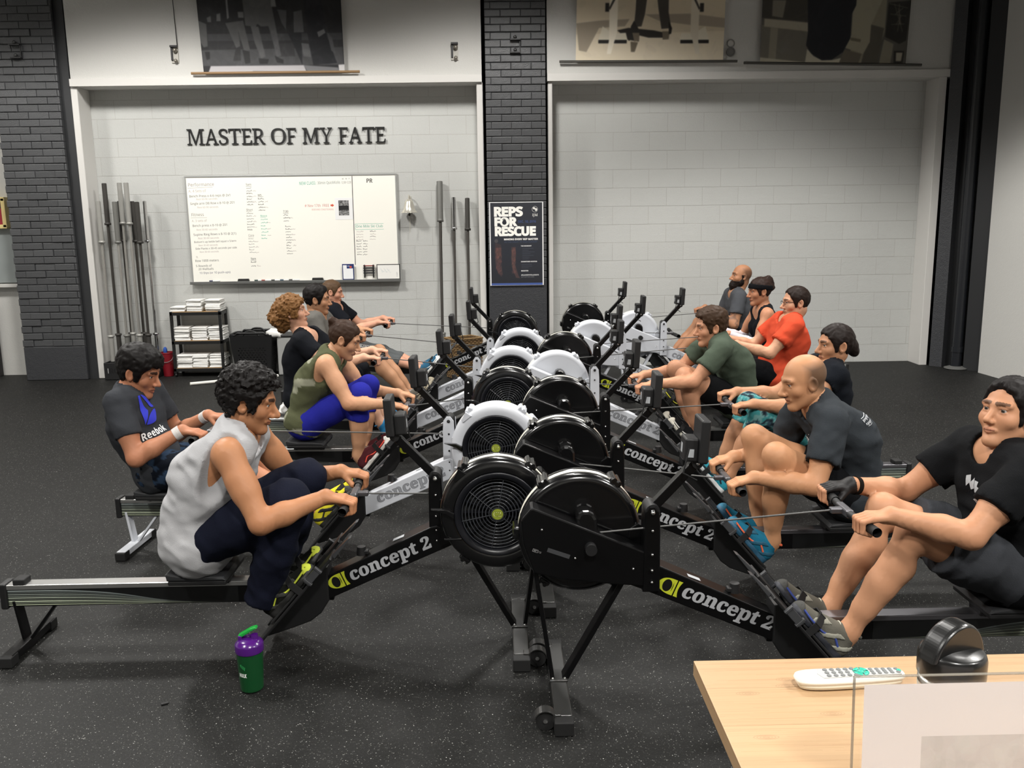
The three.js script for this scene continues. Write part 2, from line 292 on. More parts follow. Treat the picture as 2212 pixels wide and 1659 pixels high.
  const small = thing('small_whiteboard', 'small black framed whiteboard leaning at the right end of the board tray', 'whiteboard', [-1.345, 1.05, NICHE + 0.055], -0.002);
  part('frame', slab([[0, 0], [0.265, 0], [0.265, 0.172], [0, 0.172]], 0, 0.012, 0.002), M('rack_black'), small);
  part('surface', new THREE.PlaneGeometry(0.247, 0.155).translate(0.1325, 0.086, 0.0135), printMat('small_board', 256, 160, (g) => { g.fillStyle = '#f4f3ee'; g.fillRect(0, 0, 256, 160); g.strokeStyle = '#c9d4d6'; g.lineWidth = 3; for (let i = 0; i < 9; i++) { g.beginPath(); g.moveTo(40 + i * 12, 40 + (i % 3) * 18); g.lineTo(60 + i * 12, 90 - (i % 4) * 9); g.stroke(); } g.save(); g.translate(236, 140); g.rotate(-Math.PI / 2); g.fillStyle = '#b5b5b5'; g.font = '20px sans-serif'; g.fillText('DUMP', 0, 0); g.restore(); }, 0.3), small);
  for (const [x, d] of [[-2.86, 'left'], [-2.02, 'right']]) {
    const e = thing('board_eraser', d === 'left' ? 'black felt eraser lying left of the markers on the whiteboard tray' : 'black felt eraser on the whiteboard tray beside the blue framed notice', 'eraser', [x, 1.052, NICHE + 0.045]);
    part('felt_pad', rbox(0.125, 0.014, 0.045, 0.004, 0, 0.007, 0), M('felt', 0x2a2a28, 0.95), e); part('eraser_body', rbox(0.12, 0.016, 0.04, 0.006, 0, 0.02, 0), M('rack_black'), e);
  }
  [[-3.17, 0x3b3f5b], [-2.66, 0x27403a], [-2.58, 0x93433a], [-2.47, 0x2a2a2a], [-2.37, 0x28445a], [-2.27, 0x2a2a2a]].forEach(([x, c], i) => {
    const m = thing('dry_erase_marker', i < 5 ? `white dry erase marker with a ${['navy', 'dark green', 'red', 'black', 'slate blue'][i]} cap on the whiteboard tray` : 'black capped dry erase marker nearest the right eraser on the tray', 'marker', [x, 1.06, NICHE + 0.05], 0, 'markers on the whiteboard tray');
    part('marker_barrel', cyl(0.008, 0.008, 0.09, 0, 0, 0, 'x', 10), M('marker_white', 0xe6e6e4, 0.4), m); part('marker_cap', cyl(0.0088, 0.0088, 0.04, -0.055, 0, 0, 'x', 10), M('cap' + i, c, 0.4), m);
  });
}
{ // brass coloured bell
  const t = thing('wall_bell', 'shiny metal hand bell hanging on the wall right of the whiteboard', 'bell', [-0.95, 1.79, NICHE + 0.1]); t.scale.setScalar(1.15);
  const steel = M('bell_metal', 0xd6d2c6, 0.28, { metalness: 0.6 });
  part('bell_cup', lathe([[0.012, 0.132], [0.03, 0.126], [0.042, 0.1], [0.05, 0.06], [0.058, 0.03], [0.078, 0.004], [0.083, 0], [0.076, 0.0], [0.053, 0.03], [0.04, 0.09], [0.012, 0.12]], 32), steel, t);
  part('bell_bracket', [tube([V(0, 0.13, 0), V(0, 0.165, -0.005), V(0, 0.16, -0.05), V(0, 0.12, -0.085)], 0.006, 16, 8), rbox(0.03, 0.08, 0.006, 0.002, 0, 0.12, -0.086)], steel, t);
  part('clapper', [rod(V(0, 0.09, 0), V(0, -0.01, 0), 0.004), ball(0.013, 0, -0.018, 0)], M('clapper_dark', 0x2c2a28, 0.4), t);
  part('bell_cord', tube([V(0, -0.03, 0), V(0.004, -0.1, -0.01), V(-0.002, -0.19, -0.01)], 0.0025, 16, 6), M('cord_pale', 0xb8b4a8, 0.9), t);
}
function barbell(x, z, top, len, sleeveR, shaftR, sleeveMat, shaftMat, label, group, lean = 0, sleeve = 0.42) {
  const t = thing('barbell', label, 'barbell', [x, top - len, z], 0, group); t.rotation.x = lean;
  const collar = shaftR + 0.021;
  part('upper_sleeve', [cyl(sleeveR, sleeveR, sleeve, 0, len - sleeve / 2, 0, 'y', 18), cyl(sleeveR - 0.006, sleeveR - 0.006, 0.006, 0, len, 0, 'y', 18)], sleeveMat, t);
  part('upper_collar', lathe([[shaftR, len - sleeve - 0.03], [collar, len - sleeve - 0.026], [collar, len - sleeve - 0.008], [sleeveR, len - sleeve]], 18), sleeveMat, t);
  part('shaft', cyl(shaftR, shaftR, len - 2 * sleeve, 0, len / 2, 0, 'y', 14), shaftMat, t);
  part('lower_collar', lathe([[sleeveR, sleeve], [collar, sleeve + 0.008], [collar, sleeve + 0.026], [shaftR, sleeve + 0.03]], 18), sleeveMat, t);
  part('lower_sleeve', cyl(sleeveR, sleeveR, sleeve, 0, sleeve / 2, 0, 'y', 18), sleeveMat, t);
  return t;
}
{
  const worn = layered(77, [[4, 1], [16, 1], [64, 1]]); worn.repeat.set(1, 3);
  const grey = M('sleeve_grey', 0xa3a29d, 0.4, { metalness: 0.35 }), dark = M('sleeve_dark', 0x3d3b38, 0.5, { metalness: 0.2 }), mid = M('sleeve_mid', 0x767672, 0.45, { metalness: 0.35 }), chrome = M('chrome', 0xd0d0d0, 0.15, { metalness: 1 });
  const shaft = M('shaft_steel', 0xa09e99, 0.35, { metalness: 0.45, roughnessMap: worn }), shaftD = M('shaft_dark', 0x4b4844, 0.5, { metalness: 0.6, bumpMap: worn, bumpScale: 0.0005 });
  const g = 'barbells upright in the black floor holder';
  const rows = [[-4.29, -10.06, 1.955, grey, shaft, 'slim grey barbell at the left edge of the upright barbell holder'], [-4.265, -10.2, 2.15, dark, shaftD, 'tall barbell with a blackened sleeve in the upright holder'],
    [-4.155, -10.3, 1.96, dark, shaftD, 'short dark barbell at the back of the holder beside the tall blackened one'], [-4.13, -10.1, 1.95, mid, shaft, 'short dull grey barbell in front of the short dark one in the holder'],
    [-4.115, -10.24, 2.155, grey, shaft, 'first of the two tall pale grey barbells, left one in the holder'], [-4.01, -10.28, 1.955, dark, shaftD, 'short charcoal barbell between the two tall pale barbells'],
    [-3.995, -10.12, 2.15, grey, shaft, 'second tall pale grey barbell, right one in the holder'], [-3.905, -10.14, 1.945, dark, shaftD, 'short thick charcoal barbell in front of the chrome one in the holder'], [-3.85, -10.22, 1.955, chrome, chrome, 'slim bright chrome barbell at the right edge of the holder']];
  for (const [x, z, top, sm, sh, label] of rows) barbell(x, z, top, Math.min(top - 0.05, 2.1), sm === chrome ? 0.02 : 0.026, 0.0145, sm, sh, label, g);
  const h = thing('barbell_holder', 'black steel floor holder for nine upright barbells beside the left pier', 'barbell holder', [-4.09, 0, -10.16]);
  const hb = M('holder_black', 0x1c1c1d, 0.45);
  part('holder_base', rbox(0.56, 0.012, 0.34, 0.004, 0, 0.03, 0), hb, h); part('holder_box', [rbox(0.56, 0.19, 0.012, 0.004, 0, 0.1, 0.17), rbox(0.56, 0.19, 0.012, 0.004, 0, 0.1, -0.17), rbox(0.012, 0.19, 0.34, 0.004, -0.274, 0.1, 0), rbox(0.012, 0.19, 0.34, 0.004, 0.274, 0.1, 0)], hb, h);
  for (let i = 0; i < 9; i++) { const [x, z] = rows[i]; part('holder_tube', new THREE.CylinderGeometry(0.036, 0.036, 0.17, 16, 1, true).translate(x + 4.09, 0.12, z + 10.16), hb, h); }
  part('maker_name', new THREE.PlaneGeometry(0.3, 0.09).translate(-0.09, 0.105, 0.1775), printMat('holder_name', 256, 80, (c) => { c.clearRect(0, 0, 256, 80); c.fillStyle = '#0c0c0c'; c.font = '64px serif'; c.fillText('ROGUE', 14, 62); c.fillStyle = '#c9c9c9'; c.fillRect(2, 14, 5, 50); }, 0.5, true), h);
  // three bars leaning in the right end of the niche
  barbell(-0.605, -10.05, 2.15, 2.13, 0.034, 0.0165, mid, shaftD, 'thick grey barbell leaning on the wall right of the bell', undefined, -0.14, 0.42);
  barbell(-0.452, -10.07, 1.97, 1.95, 0.024, 0.0125, chrome, shaftD, 'slim chrome sleeved barbell leaning between two darker barbells', undefined, -0.14, 0.33);
  barbell(-0.300, -10.07, 1.96, 1.94, 0.026, 0.0145, dark, shaftD, 'dark barbell leaning in the corner beside the brick pier', undefined, -0.14, 0.33);
}
{ // poster on the middle pier
  const t = thing('event_poster', 'dark REPS FOR RESCUE event poster in a white edged frame on the brick pier', 'poster', [-0.056, 0.983, -10.042]);
  part('poster_frame', slab([[0, 0], [0.592, 0], [0.592, 0.908], [0, 0.908]], 0, 0.012, 0.002), M('poster_edge', 0xe8e8e8, 0.5), t);
  part('poster_print', new THREE.PlaneGeometry(0.566, 0.896).translate(0.296, 0.453, 0.0135), printMat('poster', 1000, 1583, (g, w, h) => {
    const bg = g.createLinearGradient(0, 0, 0, h); bg.addColorStop(0, '#35373d'); bg.addColorStop(0.6, '#2b2e36'); bg.addColorStop(1, '#2a2b30'); g.fillStyle = bg; g.fillRect(0, 0, w, h);
    const big = (s, x, y, wd, size, sp) => { g.font = `${size}px sans-serif`; g.save(); g.translate(x, y); g.scale(wd / g.measureText(s).width, 1); g.fillStyle = '#fbfaf3'; g.strokeStyle = '#fbfaf3'; g.lineWidth = 30; g.lineJoin = 'miter'; g.strokeText(s, 0, 0); g.fillText(s, 0, 0); g.restore(); };
    big('REPS', 62, 248, 560, 220); big('FOR', 70, 432, 425, 200); big('RESCUE', 74, 620, 800, 215);
    g.fillStyle = '#2b2d34'; g.beginPath(); g.arc(268, 376, 42, 0, 7); g.fill(); g.strokeStyle = '#2b2d34'; g.lineWidth = 12; g.beginPath(); g.arc(262, 332, 24, Math.PI, 0); g.stroke();
    g.strokeStyle = '#d8d8d4'; g.lineWidth = 5; g.beginPath(); g.arc(860, 130, 54, 0, 7); g.stroke(); g.fillStyle = '#eceae4'; g.beginPath(); g.ellipse(845, 112, 26, 20, 0.4, 0, 7); g.fill(); g.beginPath(); g.ellipse(884, 138, 20, 28, 0.2, 0, 7); g.fill();
    g.font = '66px serif'; g.fillStyle = '#f0efe9'; g.fillText('IJM', 806, 262);
    g.font = '58px sans-serif'; g.fillStyle = '#4a6199'; g.save(); g.translate(530, 382); g.scale(0.98, 1); g.fillText('DEC. 10, 2016', 0, 0); g.restore();
    const fit = (s, x, y, wd, size, c, str = 0) => { g.font = `${size}px sans-serif`; g.save(); g.translate(x, y); g.scale(wd / g.measureText(s).width, 1); g.fillStyle = c; if (str) { g.strokeStyle = c; g.lineWidth = str; g.strokeText(s, 0, 0); } g.fillText(s, 0, 0); g.restore(); };
    fit('MAKING EVERY REP MATTER', 254, 712, 660, 44, '#f2f1ec', 4); fit('IN THE FIGHT TO END SLAVERY', 262, 762, 640, 34, '#42506f');
    fit('THE WORKOUT', 582, 838, 205, 28, '#e4e4e2', 2); fit('DOWNTOWN NORTON', 582, 1140, 312, 28, '#e4e4e2', 2); fit('REGISTER', 582, 1318, 140, 28, '#e4e4e2', 2); fit('#SLAVERYSTILLEXISTS', 582, 1400, 345, 28, '#d8d8d6', 2); fit('BUT NOT FOR LONG', 582, 1436, 255, 22, '#93959b');
    const r = rng(6); g.fillStyle = '#454953'; for (let y = 872; y < 1090; y += 34) g.fillRect(610, y, 120 + r() * 180, 8); for (let y = 1180; y < 1280; y += 34) g.fillRect(590, y, 120 + r() * 90, 8);
    const limb = (pts, c) => { g.fillStyle = c; g.beginPath(); g.moveTo(...pts[0]); for (const p of pts.slice(1)) g.lineTo(...p); g.fill(); };
    g.fillStyle = '#4c4a4d'; g.beginPath(); g.arc(106, 726, 36, 0, 7); g.fill();
    limb([[90, 760], [200, 800], [212, 1030], [196, 1180], [226, 1370], [190, 1420], [130, 1330], [86, 1180], [70, 900]], '#403639'); limb([[100, 860], [196, 850], [180, 1010], [110, 1100]], '#54403f'); limb([[398, 850], [480, 850], [486, 1010], [470, 1200], [530, 1400], [560, 1450], [480, 1440], [400, 1230], [392, 1040]], '#483a3b');
    for (let i = 0; i < 260; i++) { g.fillStyle = `rgba(${130 + r() * 60 | 0},${85 + r() * 30 | 0},${80 + r() * 20 | 0},0.09)`; const L = r() < 0.5; g.beginPath(); g.ellipse(L ? 90 + r() * 110 : 405 + r() * 75, 860 + r() * 500, 4 + r() * 12, 8 + r() * 26, r() - 0.5, 0, 7); g.fill(); }
    g.fillStyle = '#465a96'; g.fillRect(0, h - 40, w, 40);
  }, 0.35), t);
}
// three fabric banners with old photographs
function banner(key, label, x0, x1, y0, rodX0, rodX1, tilt, draw, rodMat, lean) {
  const w = x1 - x0, h = 1.3, t = thing('photo_banner', label, 'banner', [x0, y0, FRONT + 0.03]); t.rotation.z = tilt;
  const g = new THREE.PlaneGeometry(w, h, 24, 20).translate(w / 2, h / 2, 0), p = g.attributes.position;
  for (let i = 0; i < p.count; i++) { const x = p.getX(i), y = p.getY(i); p.setZ(i, 0.012 * Math.sin(x * 5 + lean) * Math.min(1, y * 2) + 0.02 - lean * 0.01 * y); p.setX(i, x + (y / h) * lean * (x < w / 2 ? -0.04 : -0.01)); }
  g.computeVertexNormals();
  const m = printMat('banner_' + key, 1024, Math.round(1024 * h / w), (c, cw, chh) => { draw(c, cw, chh); c.filter = 'blur(3px)'; c.drawImage(c.canvas, 0, 0); c.filter = 'none'; }, 0.7); m.side = THREE.DoubleSide;
  part('banner_cloth', g, m, t);
  part('bottom_rod', rod(V(rodX0 - x0, 0, 0.02), V(rodX1 - x0, 0, 0.02), 0.014, 12), rodMat, t);
  part('top_rod', rod(V(rodX0 - x0, h, 0.02), V(rodX1 - x0, h, 0.02), 0.014, 12), rodMat, t);
}
{
  const wood = M('rod_wood', 0x8c6f4c, 0.6), darkRod = M('rod_dark', 0x4b4944, 0.6), grain = (g, w, h, seed, n, a) => { const r = rng(seed); for (let i = 0; i < n; i++) { const v = r() * 255 | 0; g.fillStyle = `rgba(${v},${v},${v},${a})`; g.beginPath(); g.ellipse(r() * w, r() * h, 4 + r() * 60, 3 + r() * 20, r() * 3, 0, 7); g.fill(); } };
  const poly = (g, c, pts) => { g.fillStyle = c; g.beginPath(); g.moveTo(...pts[0]); for (const q of pts.slice(1)) g.lineTo(...q); g.fill(); };
  banner('team', 'dark photo banner of a row of athletes legs hanging above the whiteboard', -3.045, -1.56, 3.268, -3.178, -1.401, 0.0, (g, w, h) => {
    const k = w / 1665, H = h, Y = (y) => H - (880 - y) * k, X = (x) => (x - 240) * k; // photo-banner frame to canvas
    g.fillStyle = '#1d1d1f'; g.fillRect(0, 0, w, h);
    const q = (c, pts) => poly(g, c, pts.map(([x, y]) => [X(x), Y(y)]));
    q('#3f3f42', [[330, 440], [1900, 440], [1900, 520], [330, 520]]); q('#262628', [[330, 520], [1900, 520], [1900, 610], [330, 620]]); q('#4a4a4c', [[240, 620], [1900, 600], [1900, 800], [240, 800]]); q('#333335', [[1140, 555], [1320, 545], [1330, 700], [1150, 700]]);
    q('#5b5b5c', [[760, -200], [1040, -200], [1120, 350], [960, 360], [920, 330], [900, 360], [780, 350]]); q('#606061', [[840, 355], [930, 360], [985, 700], [930, 720], [870, 540]]); q('#5d5d5f', [[1040, 355], [1120, 350], [1165, 690], [1110, 700]]); q('#19191a', [[900, 715], [1020, 730], [1000, 780], [910, 780]]); q('#19191a', [[1090, 690], [1190, 740], [1185, 780], [1110, 765]]);
    q('#5a5a5a', [[550, 320], [760, 290], [810, 620], [740, 640], [690, 400], [700, 580], [650, 600]]); q('#2b2b2c', [[640, 620], [700, 600], [690, 740], [600, 745]]); q('#202021', [[720, 620], [800, 640], [800, 770], [740, 780]]);
    q('#606060', [[170, 260], [330, 330], [320, 580], [270, 590], [210, 480]]); q('#181819', [[280, 640], [335, 640], [330, 720], [290, 730]]); q('#777', [[705, 195], [770, 195], [770, 262], [705, 262]]); q('#888', [[580, -200], [600, -200], [600, 260], [575, 280]]);
    q('#555557', [[1150, 170], [1260, 180], [1240, 400], [1190, 320]]); q('#5e5e60', [[1340, 200], [1440, 180], [1450, 430], [1330, 430]]); q('#17181d', [[1260, 440], [1420, 440], [1410, 800], [1330, 590]]); q('#666668', [[1410, 550], [1500, 560], [1520, 710], [1430, 700]]);
    q('#14151b', [[1440, -200], [1650, -200], [1720, 480], [1820, 780], [1540, 800], [1490, 440]]); q('#7b7b7c', [[1605, 430], [1690, 395], [1705, 440], [1620, 490]]); q('#57575a', [[1720, 430], [1780, 500], [1810, 680], [1760, 640]]); q('#6b6b6b', [[340, 260], [390, 240], [390, 310], [345, 310]]); q('#767676', [[460, 220], [505, 210], [500, 300], [450, 300]]); q('#8a8a8a', [[1080, 60], [1130, 40], [1140, 140], [1080, 140]]);
    grain(g, w, h, 2, 900, 0.03); g.fillStyle = 'rgba(12,12,14,0.16)'; g.fillRect(0, 0, w, h);
    q('#b3b0b2', [[330, 800], [1425, 800], [1460, 885], [290, 885]]); q('#6e6e70', [[1425, 800], [1830, 830], [1840, 890], [1470, 885]]); q('#55555a', [[820, 862], [1310, 872], [1310, 892], [820, 890]]); q('#c6c4c4', [[1835, 800], [1910, 795], [1915, 890], [1840, 890]]);
  }, wood, 1);
  banner('stands', 'sepia photo banner of legs between two white squat stands right of the pier', 0.892, 2.464, 3.345, 0.719, 2.618, -0.008, (g, w, h) => {
    const k = w / 1960, X = (x) => x * k, Y = (y) => h - (840 - y) * k, q = (c, pts) => poly(g, c, pts.map(([x, y]) => [X(x), Y(y)]));
    g.fillStyle = '#d3c5ab'; g.fillRect(0, 0, w, h); q('#e2d5bc', [[0, 500], [1960, 460], [1960, 840], [0, 840]]); grain(g, w, h, 8, 160, 0.03);
    q('#9d9180', [[0, 360], [300, 330], [700, 310], [640, 400], [300, 420], [140, 720], [40, 700]]); q('#a39786', [[900, 250], [1500, 240], [1960, 300], [1960, 420], [1500, 380], [1100, 330]]);
    q('#2a2622', [[540, 450], [690, 420], [1030, 450], [1240, 490], [1150, 540], [960, 540], [820, 510], [700, 580]]); q('#6d6353', [[720, 590], [820, 600], [780, 720], [730, 720]]);
    q('#46423c', [[790, -300], [970, -300], [900, 250], [860, 400], [760, 410], [775, 200]]); q('#46423c', [[1020, -300], [1215, -300], [1220, 220], [1260, 420], [1130, 430], [1085, 180]]); q('#2c2925', [[760, 330], [840, 460], [830, 590], [700, 570], [720, 400]]); q('#756a5a', [[740, 480], [835, 480], [835, 580], [770, 590]]); q('#756a5a', [[1140, 460], [1240, 460], [1230, 560], [1150, 565]]); q('#1f1c1a', [[1225, 330], [1270, 420], [1260, 490], [1230, 500]]);
    const stand = (ox, s, c1) => { const T = (pts) => pts.map(([x, y]) => [ox + s * x, y]); q('#e4dcc8', T([[-160, 570], [-110, 400], [-10, 460], [10, 490], [200, 480], [225, 570]])); q('#1d1a18', T([[-160, 570], [215, 570], [215, 612], [-160, 612]])); q(c1, T([[-30, -300], [85, -300], [85, 480], [60, 560], [10, 745], [-45, 745], [-20, 560]])); q('#2a2725', T([[-80, 112], [-30, 112], [-30, 220], [-80, 220]])); q('#3d3a36', T([[-30, 170], [55, 0], [85, 0], [-20, 200]])); };
    stand(455, 1, '#f3ead7'); stand(1600, -1, '#dcd2be');
  }, darkRod, -0.4);
  banner('coach', 'dim photo banner of a dark torso and a pale sleeved arm at the far right', 2.86, 4.43, 3.31, 2.688, 4.603, -0.022, (g, w, h) => {
    const k = w / 1790, X = (x) => (x - 100) * k, Y = (y) => h - (780 - y) * k, q = (c, pts) => poly(g, c, pts.map(([x, y]) => [X(x), Y(y)]));
    g.fillStyle = '#5a5750'; g.fillRect(0, 0, w, h); q('#6f6b60', [[100, 340], [670, 400], [670, 780], [100, 760]]); q('#3e3b35', [[100, -300], [660, -300], [660, 300], [100, 260]]); q('#7a7568', [[220, 60], [380, 60], [350, 260], [220, 240]]);
    q('#a49d8b', [[130, 270], [660, 310], [665, 410], [130, 360]]); q('#8d8878', [[210, 370], [300, 380], [290, 740], [200, 730]]); q('#b8b29f', [[100, 715], [650, 765], [650, 790], [100, 780]]);
    q('#8c8674', [[1220, -300], [1600, -300], [1600, 400], [1500, 780], [1200, 780]]); q('#57534a', [[1430, 320], [1590, 360], [1540, 780], [1340, 780]]); q('#a09a86', [[1230, 0], [1560, 0], [1430, 330], [1430, 520], [1360, 660], [1130, 590], [1200, 440], [1200, 160]]); q('#6f6858', [[1195, 470], [1320, 490], [1315, 525], [1195, 505]]);
    q('#6b6457', [[1130, 610], [1340, 660], [1300, 790], [1060, 790]]); q('#15171d', [[630, -300], [1240, -300], [1235, 100], [1190, 200], [1190, 480], [1110, 640], [980, 730], [850, 740], [720, 660], [655, 570], [670, 400], [650, 140]]); q('#c2bca9', [[670, 610], [750, 690], [860, 740], [980, 735], [1090, 710], [1060, 790], [650, 790]]);
    q('#2b2925', [[1620, 70], [1890, 40], [1870, 500], [1790, 540], [1610, 460]]); q('#8a8474', [[1600, 490], [1720, 540], [1700, 780], [1560, 780]]); q('#2a2724', [[1730, 620], [1860, 620], [1850, 770], [1740, 770]]); q('#a7a190', [[1760, 640], [1840, 640], [1830, 740], [1765, 740]]); g.strokeStyle = '#6e6a5f'; g.lineWidth = 4; for (let i = 0; i < 9; i++) { g.beginPath(); g.moveTo(X(1630 + i * 20), Y(80 + (i % 3) * 120)); g.lineTo(X(1860 - i * 15), Y(130 + (i % 4) * 90)); g.stroke(); }
    grain(g, w, h, 18, 200, 0.025);
  }, darkRod, 0.3);
}
{ // bits of conduit and fixings high on the wall and piers
  const st = M('conduit_steel', 0x8f8a80, 0.4, { metalness: 0.7 }), dk = M('fixing_dark', 0x2a2a2b, 0.5);
  for (const [x, l] of [[-3.348, 'small open conduit box on a thin cable left of the dark photo banner'], [-0.392, 'small open conduit box on the wall beside the middle brick pier']]) {
    const t = thing('conduit_box', l, 'junction box', [x, 3.38, FRONT]);
    part('back_plate', rbox(0.075, 0.17, 0.012, 0.003, 0, 0.085, 0.008), M('plate_pale', 0xb5b2aa, 0.5), t); part('bracket', [rbox(0.075, 0.02, 0.04, 0.003, 0, 0.165, 0.03), rbox(0.02, 0.13, 0.02, 0.003, -0.026, 0.09, 0.02)], dk, t);
    part('knob', [ball(0.024, 0.012, 0.125, 0.035), ball(0.02, 0.012, 0.02, 0.03)], st, t); if (x < -1) part('cable', rod(V(0.035, 0.17, 0.02), V(0.01, 1.2, 0.012), 0.004), dk, t);
  }
  for (const [x, z, l] of [[-4.98, -10.05, 'small dark pipe clamp on the left brick pier'], [0.25, -10.05, 'small dark pipe clamp on the middle brick pier']]) {
    const t = thing('pipe_clamp', l, 'clamp', [x, 3.44, z]);
    part('clamp_plate', [rbox(0.11, 0.015, 0.05, 0.003, 0, 0.13, 0.025), rbox(0.11, 0.015, 0.05, 0.003, 0, 0.0, 0.025), rbox(0.012, 0.12, 0.012, 0.003, 0.05, 0.065, 0.02)], dk, t); part('clamp_bolt', [ball(0.018, 0, 0.155, 0.03), ball(0.018, 0, 0.025, 0.03)], M('fixing_grey', 0x4a4a4a, 0.4, { metalness: 0.5 }), t);
  }
  const o = thing('wall_port', 'two small round capped ports on the dim wall right of the sepia banner', 'wall fixture', [2.555, 3.43, FRONT]);
  part('port', [cyl(0.045, 0.045, 0.02, 0, 0, 0.01, 'z', 24), new THREE.TorusGeometry(0.04, 0.008, 8, 24).translate(0, 0, 0.022)], M('port_grey', 0x6e6d6a, 0.6), o); part('port', new THREE.TorusGeometry(0.038, 0.006, 8, 24).translate(0, 0.09, 0.006), M('port_pale', 0x8d8c88, 0.7), o);
}
{ // left edge: framed cabinet and grey panel
  const t = thing('wall_cabinet', 'cream framed wall cabinet with a red panel at the left edge', 'cabinet', [-5.62, 1.70, -10.45]);
  const cream = M('cream_frame', 0xd8c486, 0.5);
  for (const [n, g] of [['frame_rail', rbox(0.36, 0.045, 0.12, 0.005, 0, 0.3, 0.06)], ['frame_rail', rbox(0.36, 0.045, 0.12, 0.005, 0, 0, 0.06)], ['frame_rail', rbox(0.045, 0.32, 0.12, 0.005, 0.16, 0.15, 0.06)], ['frame_rail', rbox(0.045, 0.32, 0.12, 0.005, -0.16, 0.15, 0.06)]]) part(n, g, cream, t);
  part('red_panel', new THREE.PlaneGeometry(0.28, 0.27).translate(0, 0.15, 0.09), printMat('cabinet_red', 256, 256, (g) => { g.fillStyle = '#3c2a26'; g.fillRect(0, 0, 256, 90); g.fillStyle = '#8e1f2c'; g.fillRect(0, 80, 256, 176); g.fillStyle = '#f1efe9'; g.beginPath(); g.moveTo(180, 190); g.bezierCurveTo(120, 150, 130, 100, 180, 130); g.bezierCurveTo(230, 100, 240, 150, 180, 190); g.fill(); }, 0.4), t);
  const p = thing('grey_panel', 'grey service panel with a white ledge under the red wall cabinet', 'panel', [-5.68, 1.02, -10.448]);
  part('panel_face', rbox(0.8, 0.62, 0.05, 0.006, 0, 0.36, 0.025), M('panel_grey', 0x8d9392, 0.5), p); part('ledge', rbox(0.82, 0.04, 0.09, 0.006, 0, 0.02, 0.045), trimPaint, p);
  const d = thing('door_post', 'narrow dark post at the far left edge of the wall', 'post', [-5.77, 0, -10.4]);
  part('post_body', rbox(0.1, 0.82, 0.06, 0.006, 0, 0.41, 0), M('post_dark', 0x1d1a1c, 0.6), d);
}

// ------------------------------------------------------------------ shelf, towels, baskets, pipe
{
  const t = thing('shelf_rack', 'small black three tier shelf rack with wooden boards holding white towels', 'shelf', [-3.36, 0, -10.24]);
  const blk = M('rack_steel', 0x171717, 0.45), ply = M('ply_board', 0xa8875c, 0.6), W = 0.57, D = 0.25;
  for (const x of [-1, 1]) for (const z of [-1, 1]) {
    part('rack_post', rbox(0.03, 0.7, 0.03, 0.003, x * (W / 2 - 0.015), 0.39, z * (D / 2 - 0.015)), blk, t);
    part('caster', [cyl(0.022, 0.022, 0.018, x * (W / 2 - 0.02), 0.022, z * (D / 2 - 0.02), 'x', 14), rbox(0.02, 0.03, 0.03, 0.003, x * (W / 2 - 0.02), 0.04, z * (D / 2 - 0.02))], blk, t);
  }
  for (const y of [0.1, 0.41, 0.735]) {
    part('shelf_rail', [rbox(W, 0.035, 0.02, 0.003, 0, y - 0.02, D / 2 - 0.01), rbox(W, 0.035, 0.02, 0.003, 0, y - 0.02, -D / 2 + 0.01), rbox(0.02, 0.035, D, 0.003, W / 2 - 0.01, y - 0.02, 0), rbox(0.02, 0.035, D, 0.003, -W / 2 + 0.01, y - 0.02, 0)], blk, t);
    part('shelf_board', rbox(W - 0.03, 0.014, D - 0.02, 0.003, 0, y - 0.005, 0), ply, t);
  }
  // towels, one by one
  const towelMat = M('white_towel', 0xf7f6f2, 0.95, { bumpMap: clothBump, bumpScale: 0.003 }), r = rng(17);
  const towelGeo = [0, 1, 2].map((k) => {       // a folded towel: soft slab with its folds showing along the front
    const g = rbox(0.17, 0.0185, 0.195, 0.008, 0, 0.00925, 0, 4), p = g.attributes.position;
    for (let i = 0; i < p.count; i++) { const x = p.getX(i), y = p.getY(i), z = p.getZ(i); p.setY(i, y + 0.0022 * noise3(x * 22 + k * 9, 1, z * 18)); p.setZ(i, z + 0.006 * noise3(x * 14 + k * 5, y * 60, 3)); p.setX(i, x + 0.004 * noise3(k * 3, y * 60, z * 14)); }
    g.computeVertexNormals(); return g;
  });
  const stacks = [[-3.555, 0.737, 3, 'low left stack on the top shelf'], [-3.37, 0.737, 7, 'middle stack on the top shelf'], [-3.165, 0.737, 7, 'right stack on the top shelf'],
    [-3.53, 0.412, 8, 'left stack on the middle shelf'], [-3.335, 0.412, 8, 'centre stack on the middle shelf'], [-3.15, 0.412, 8, 'right stack on the middle shelf'],
    [-3.52, 0.102, 8, 'left stack on the bottom shelf'], [-3.345, 0.102, 8, 'centre stack on the bottom shelf'], [-3.16, 0.102, 8, 'right stack on the bottom shelf']];
  for (const [x, y, n, where] of stacks) for (let i = 0; i < n; i++) {
    const m = shade(new THREE.Mesh(towelGeo[Math.floor(r() * 3)], towelMat)); m.name = numbered('folded_towel');
    m.position.set(x + (r() - 0.5) * 0.012, y + 0.0005 + i * 0.0186, -10.23 + (r() - 0.5) * 0.02); m.rotation.y = (r() - 0.5) * 0.1; scene.add(m);
    const nth = ['bottom', 'second', 'third', 'fourth', 'fifth', 'sixth', 'seventh', 'eighth'], pos = i === n - 1 ? 'topmost white folded towel' : i ? `white folded towel, ${nth[i]} from the bottom,` : 'lowest white folded towel';
    tag(m, `${pos} in the ${where}`, 'towel', `towels in the ${where}`);
  }
}
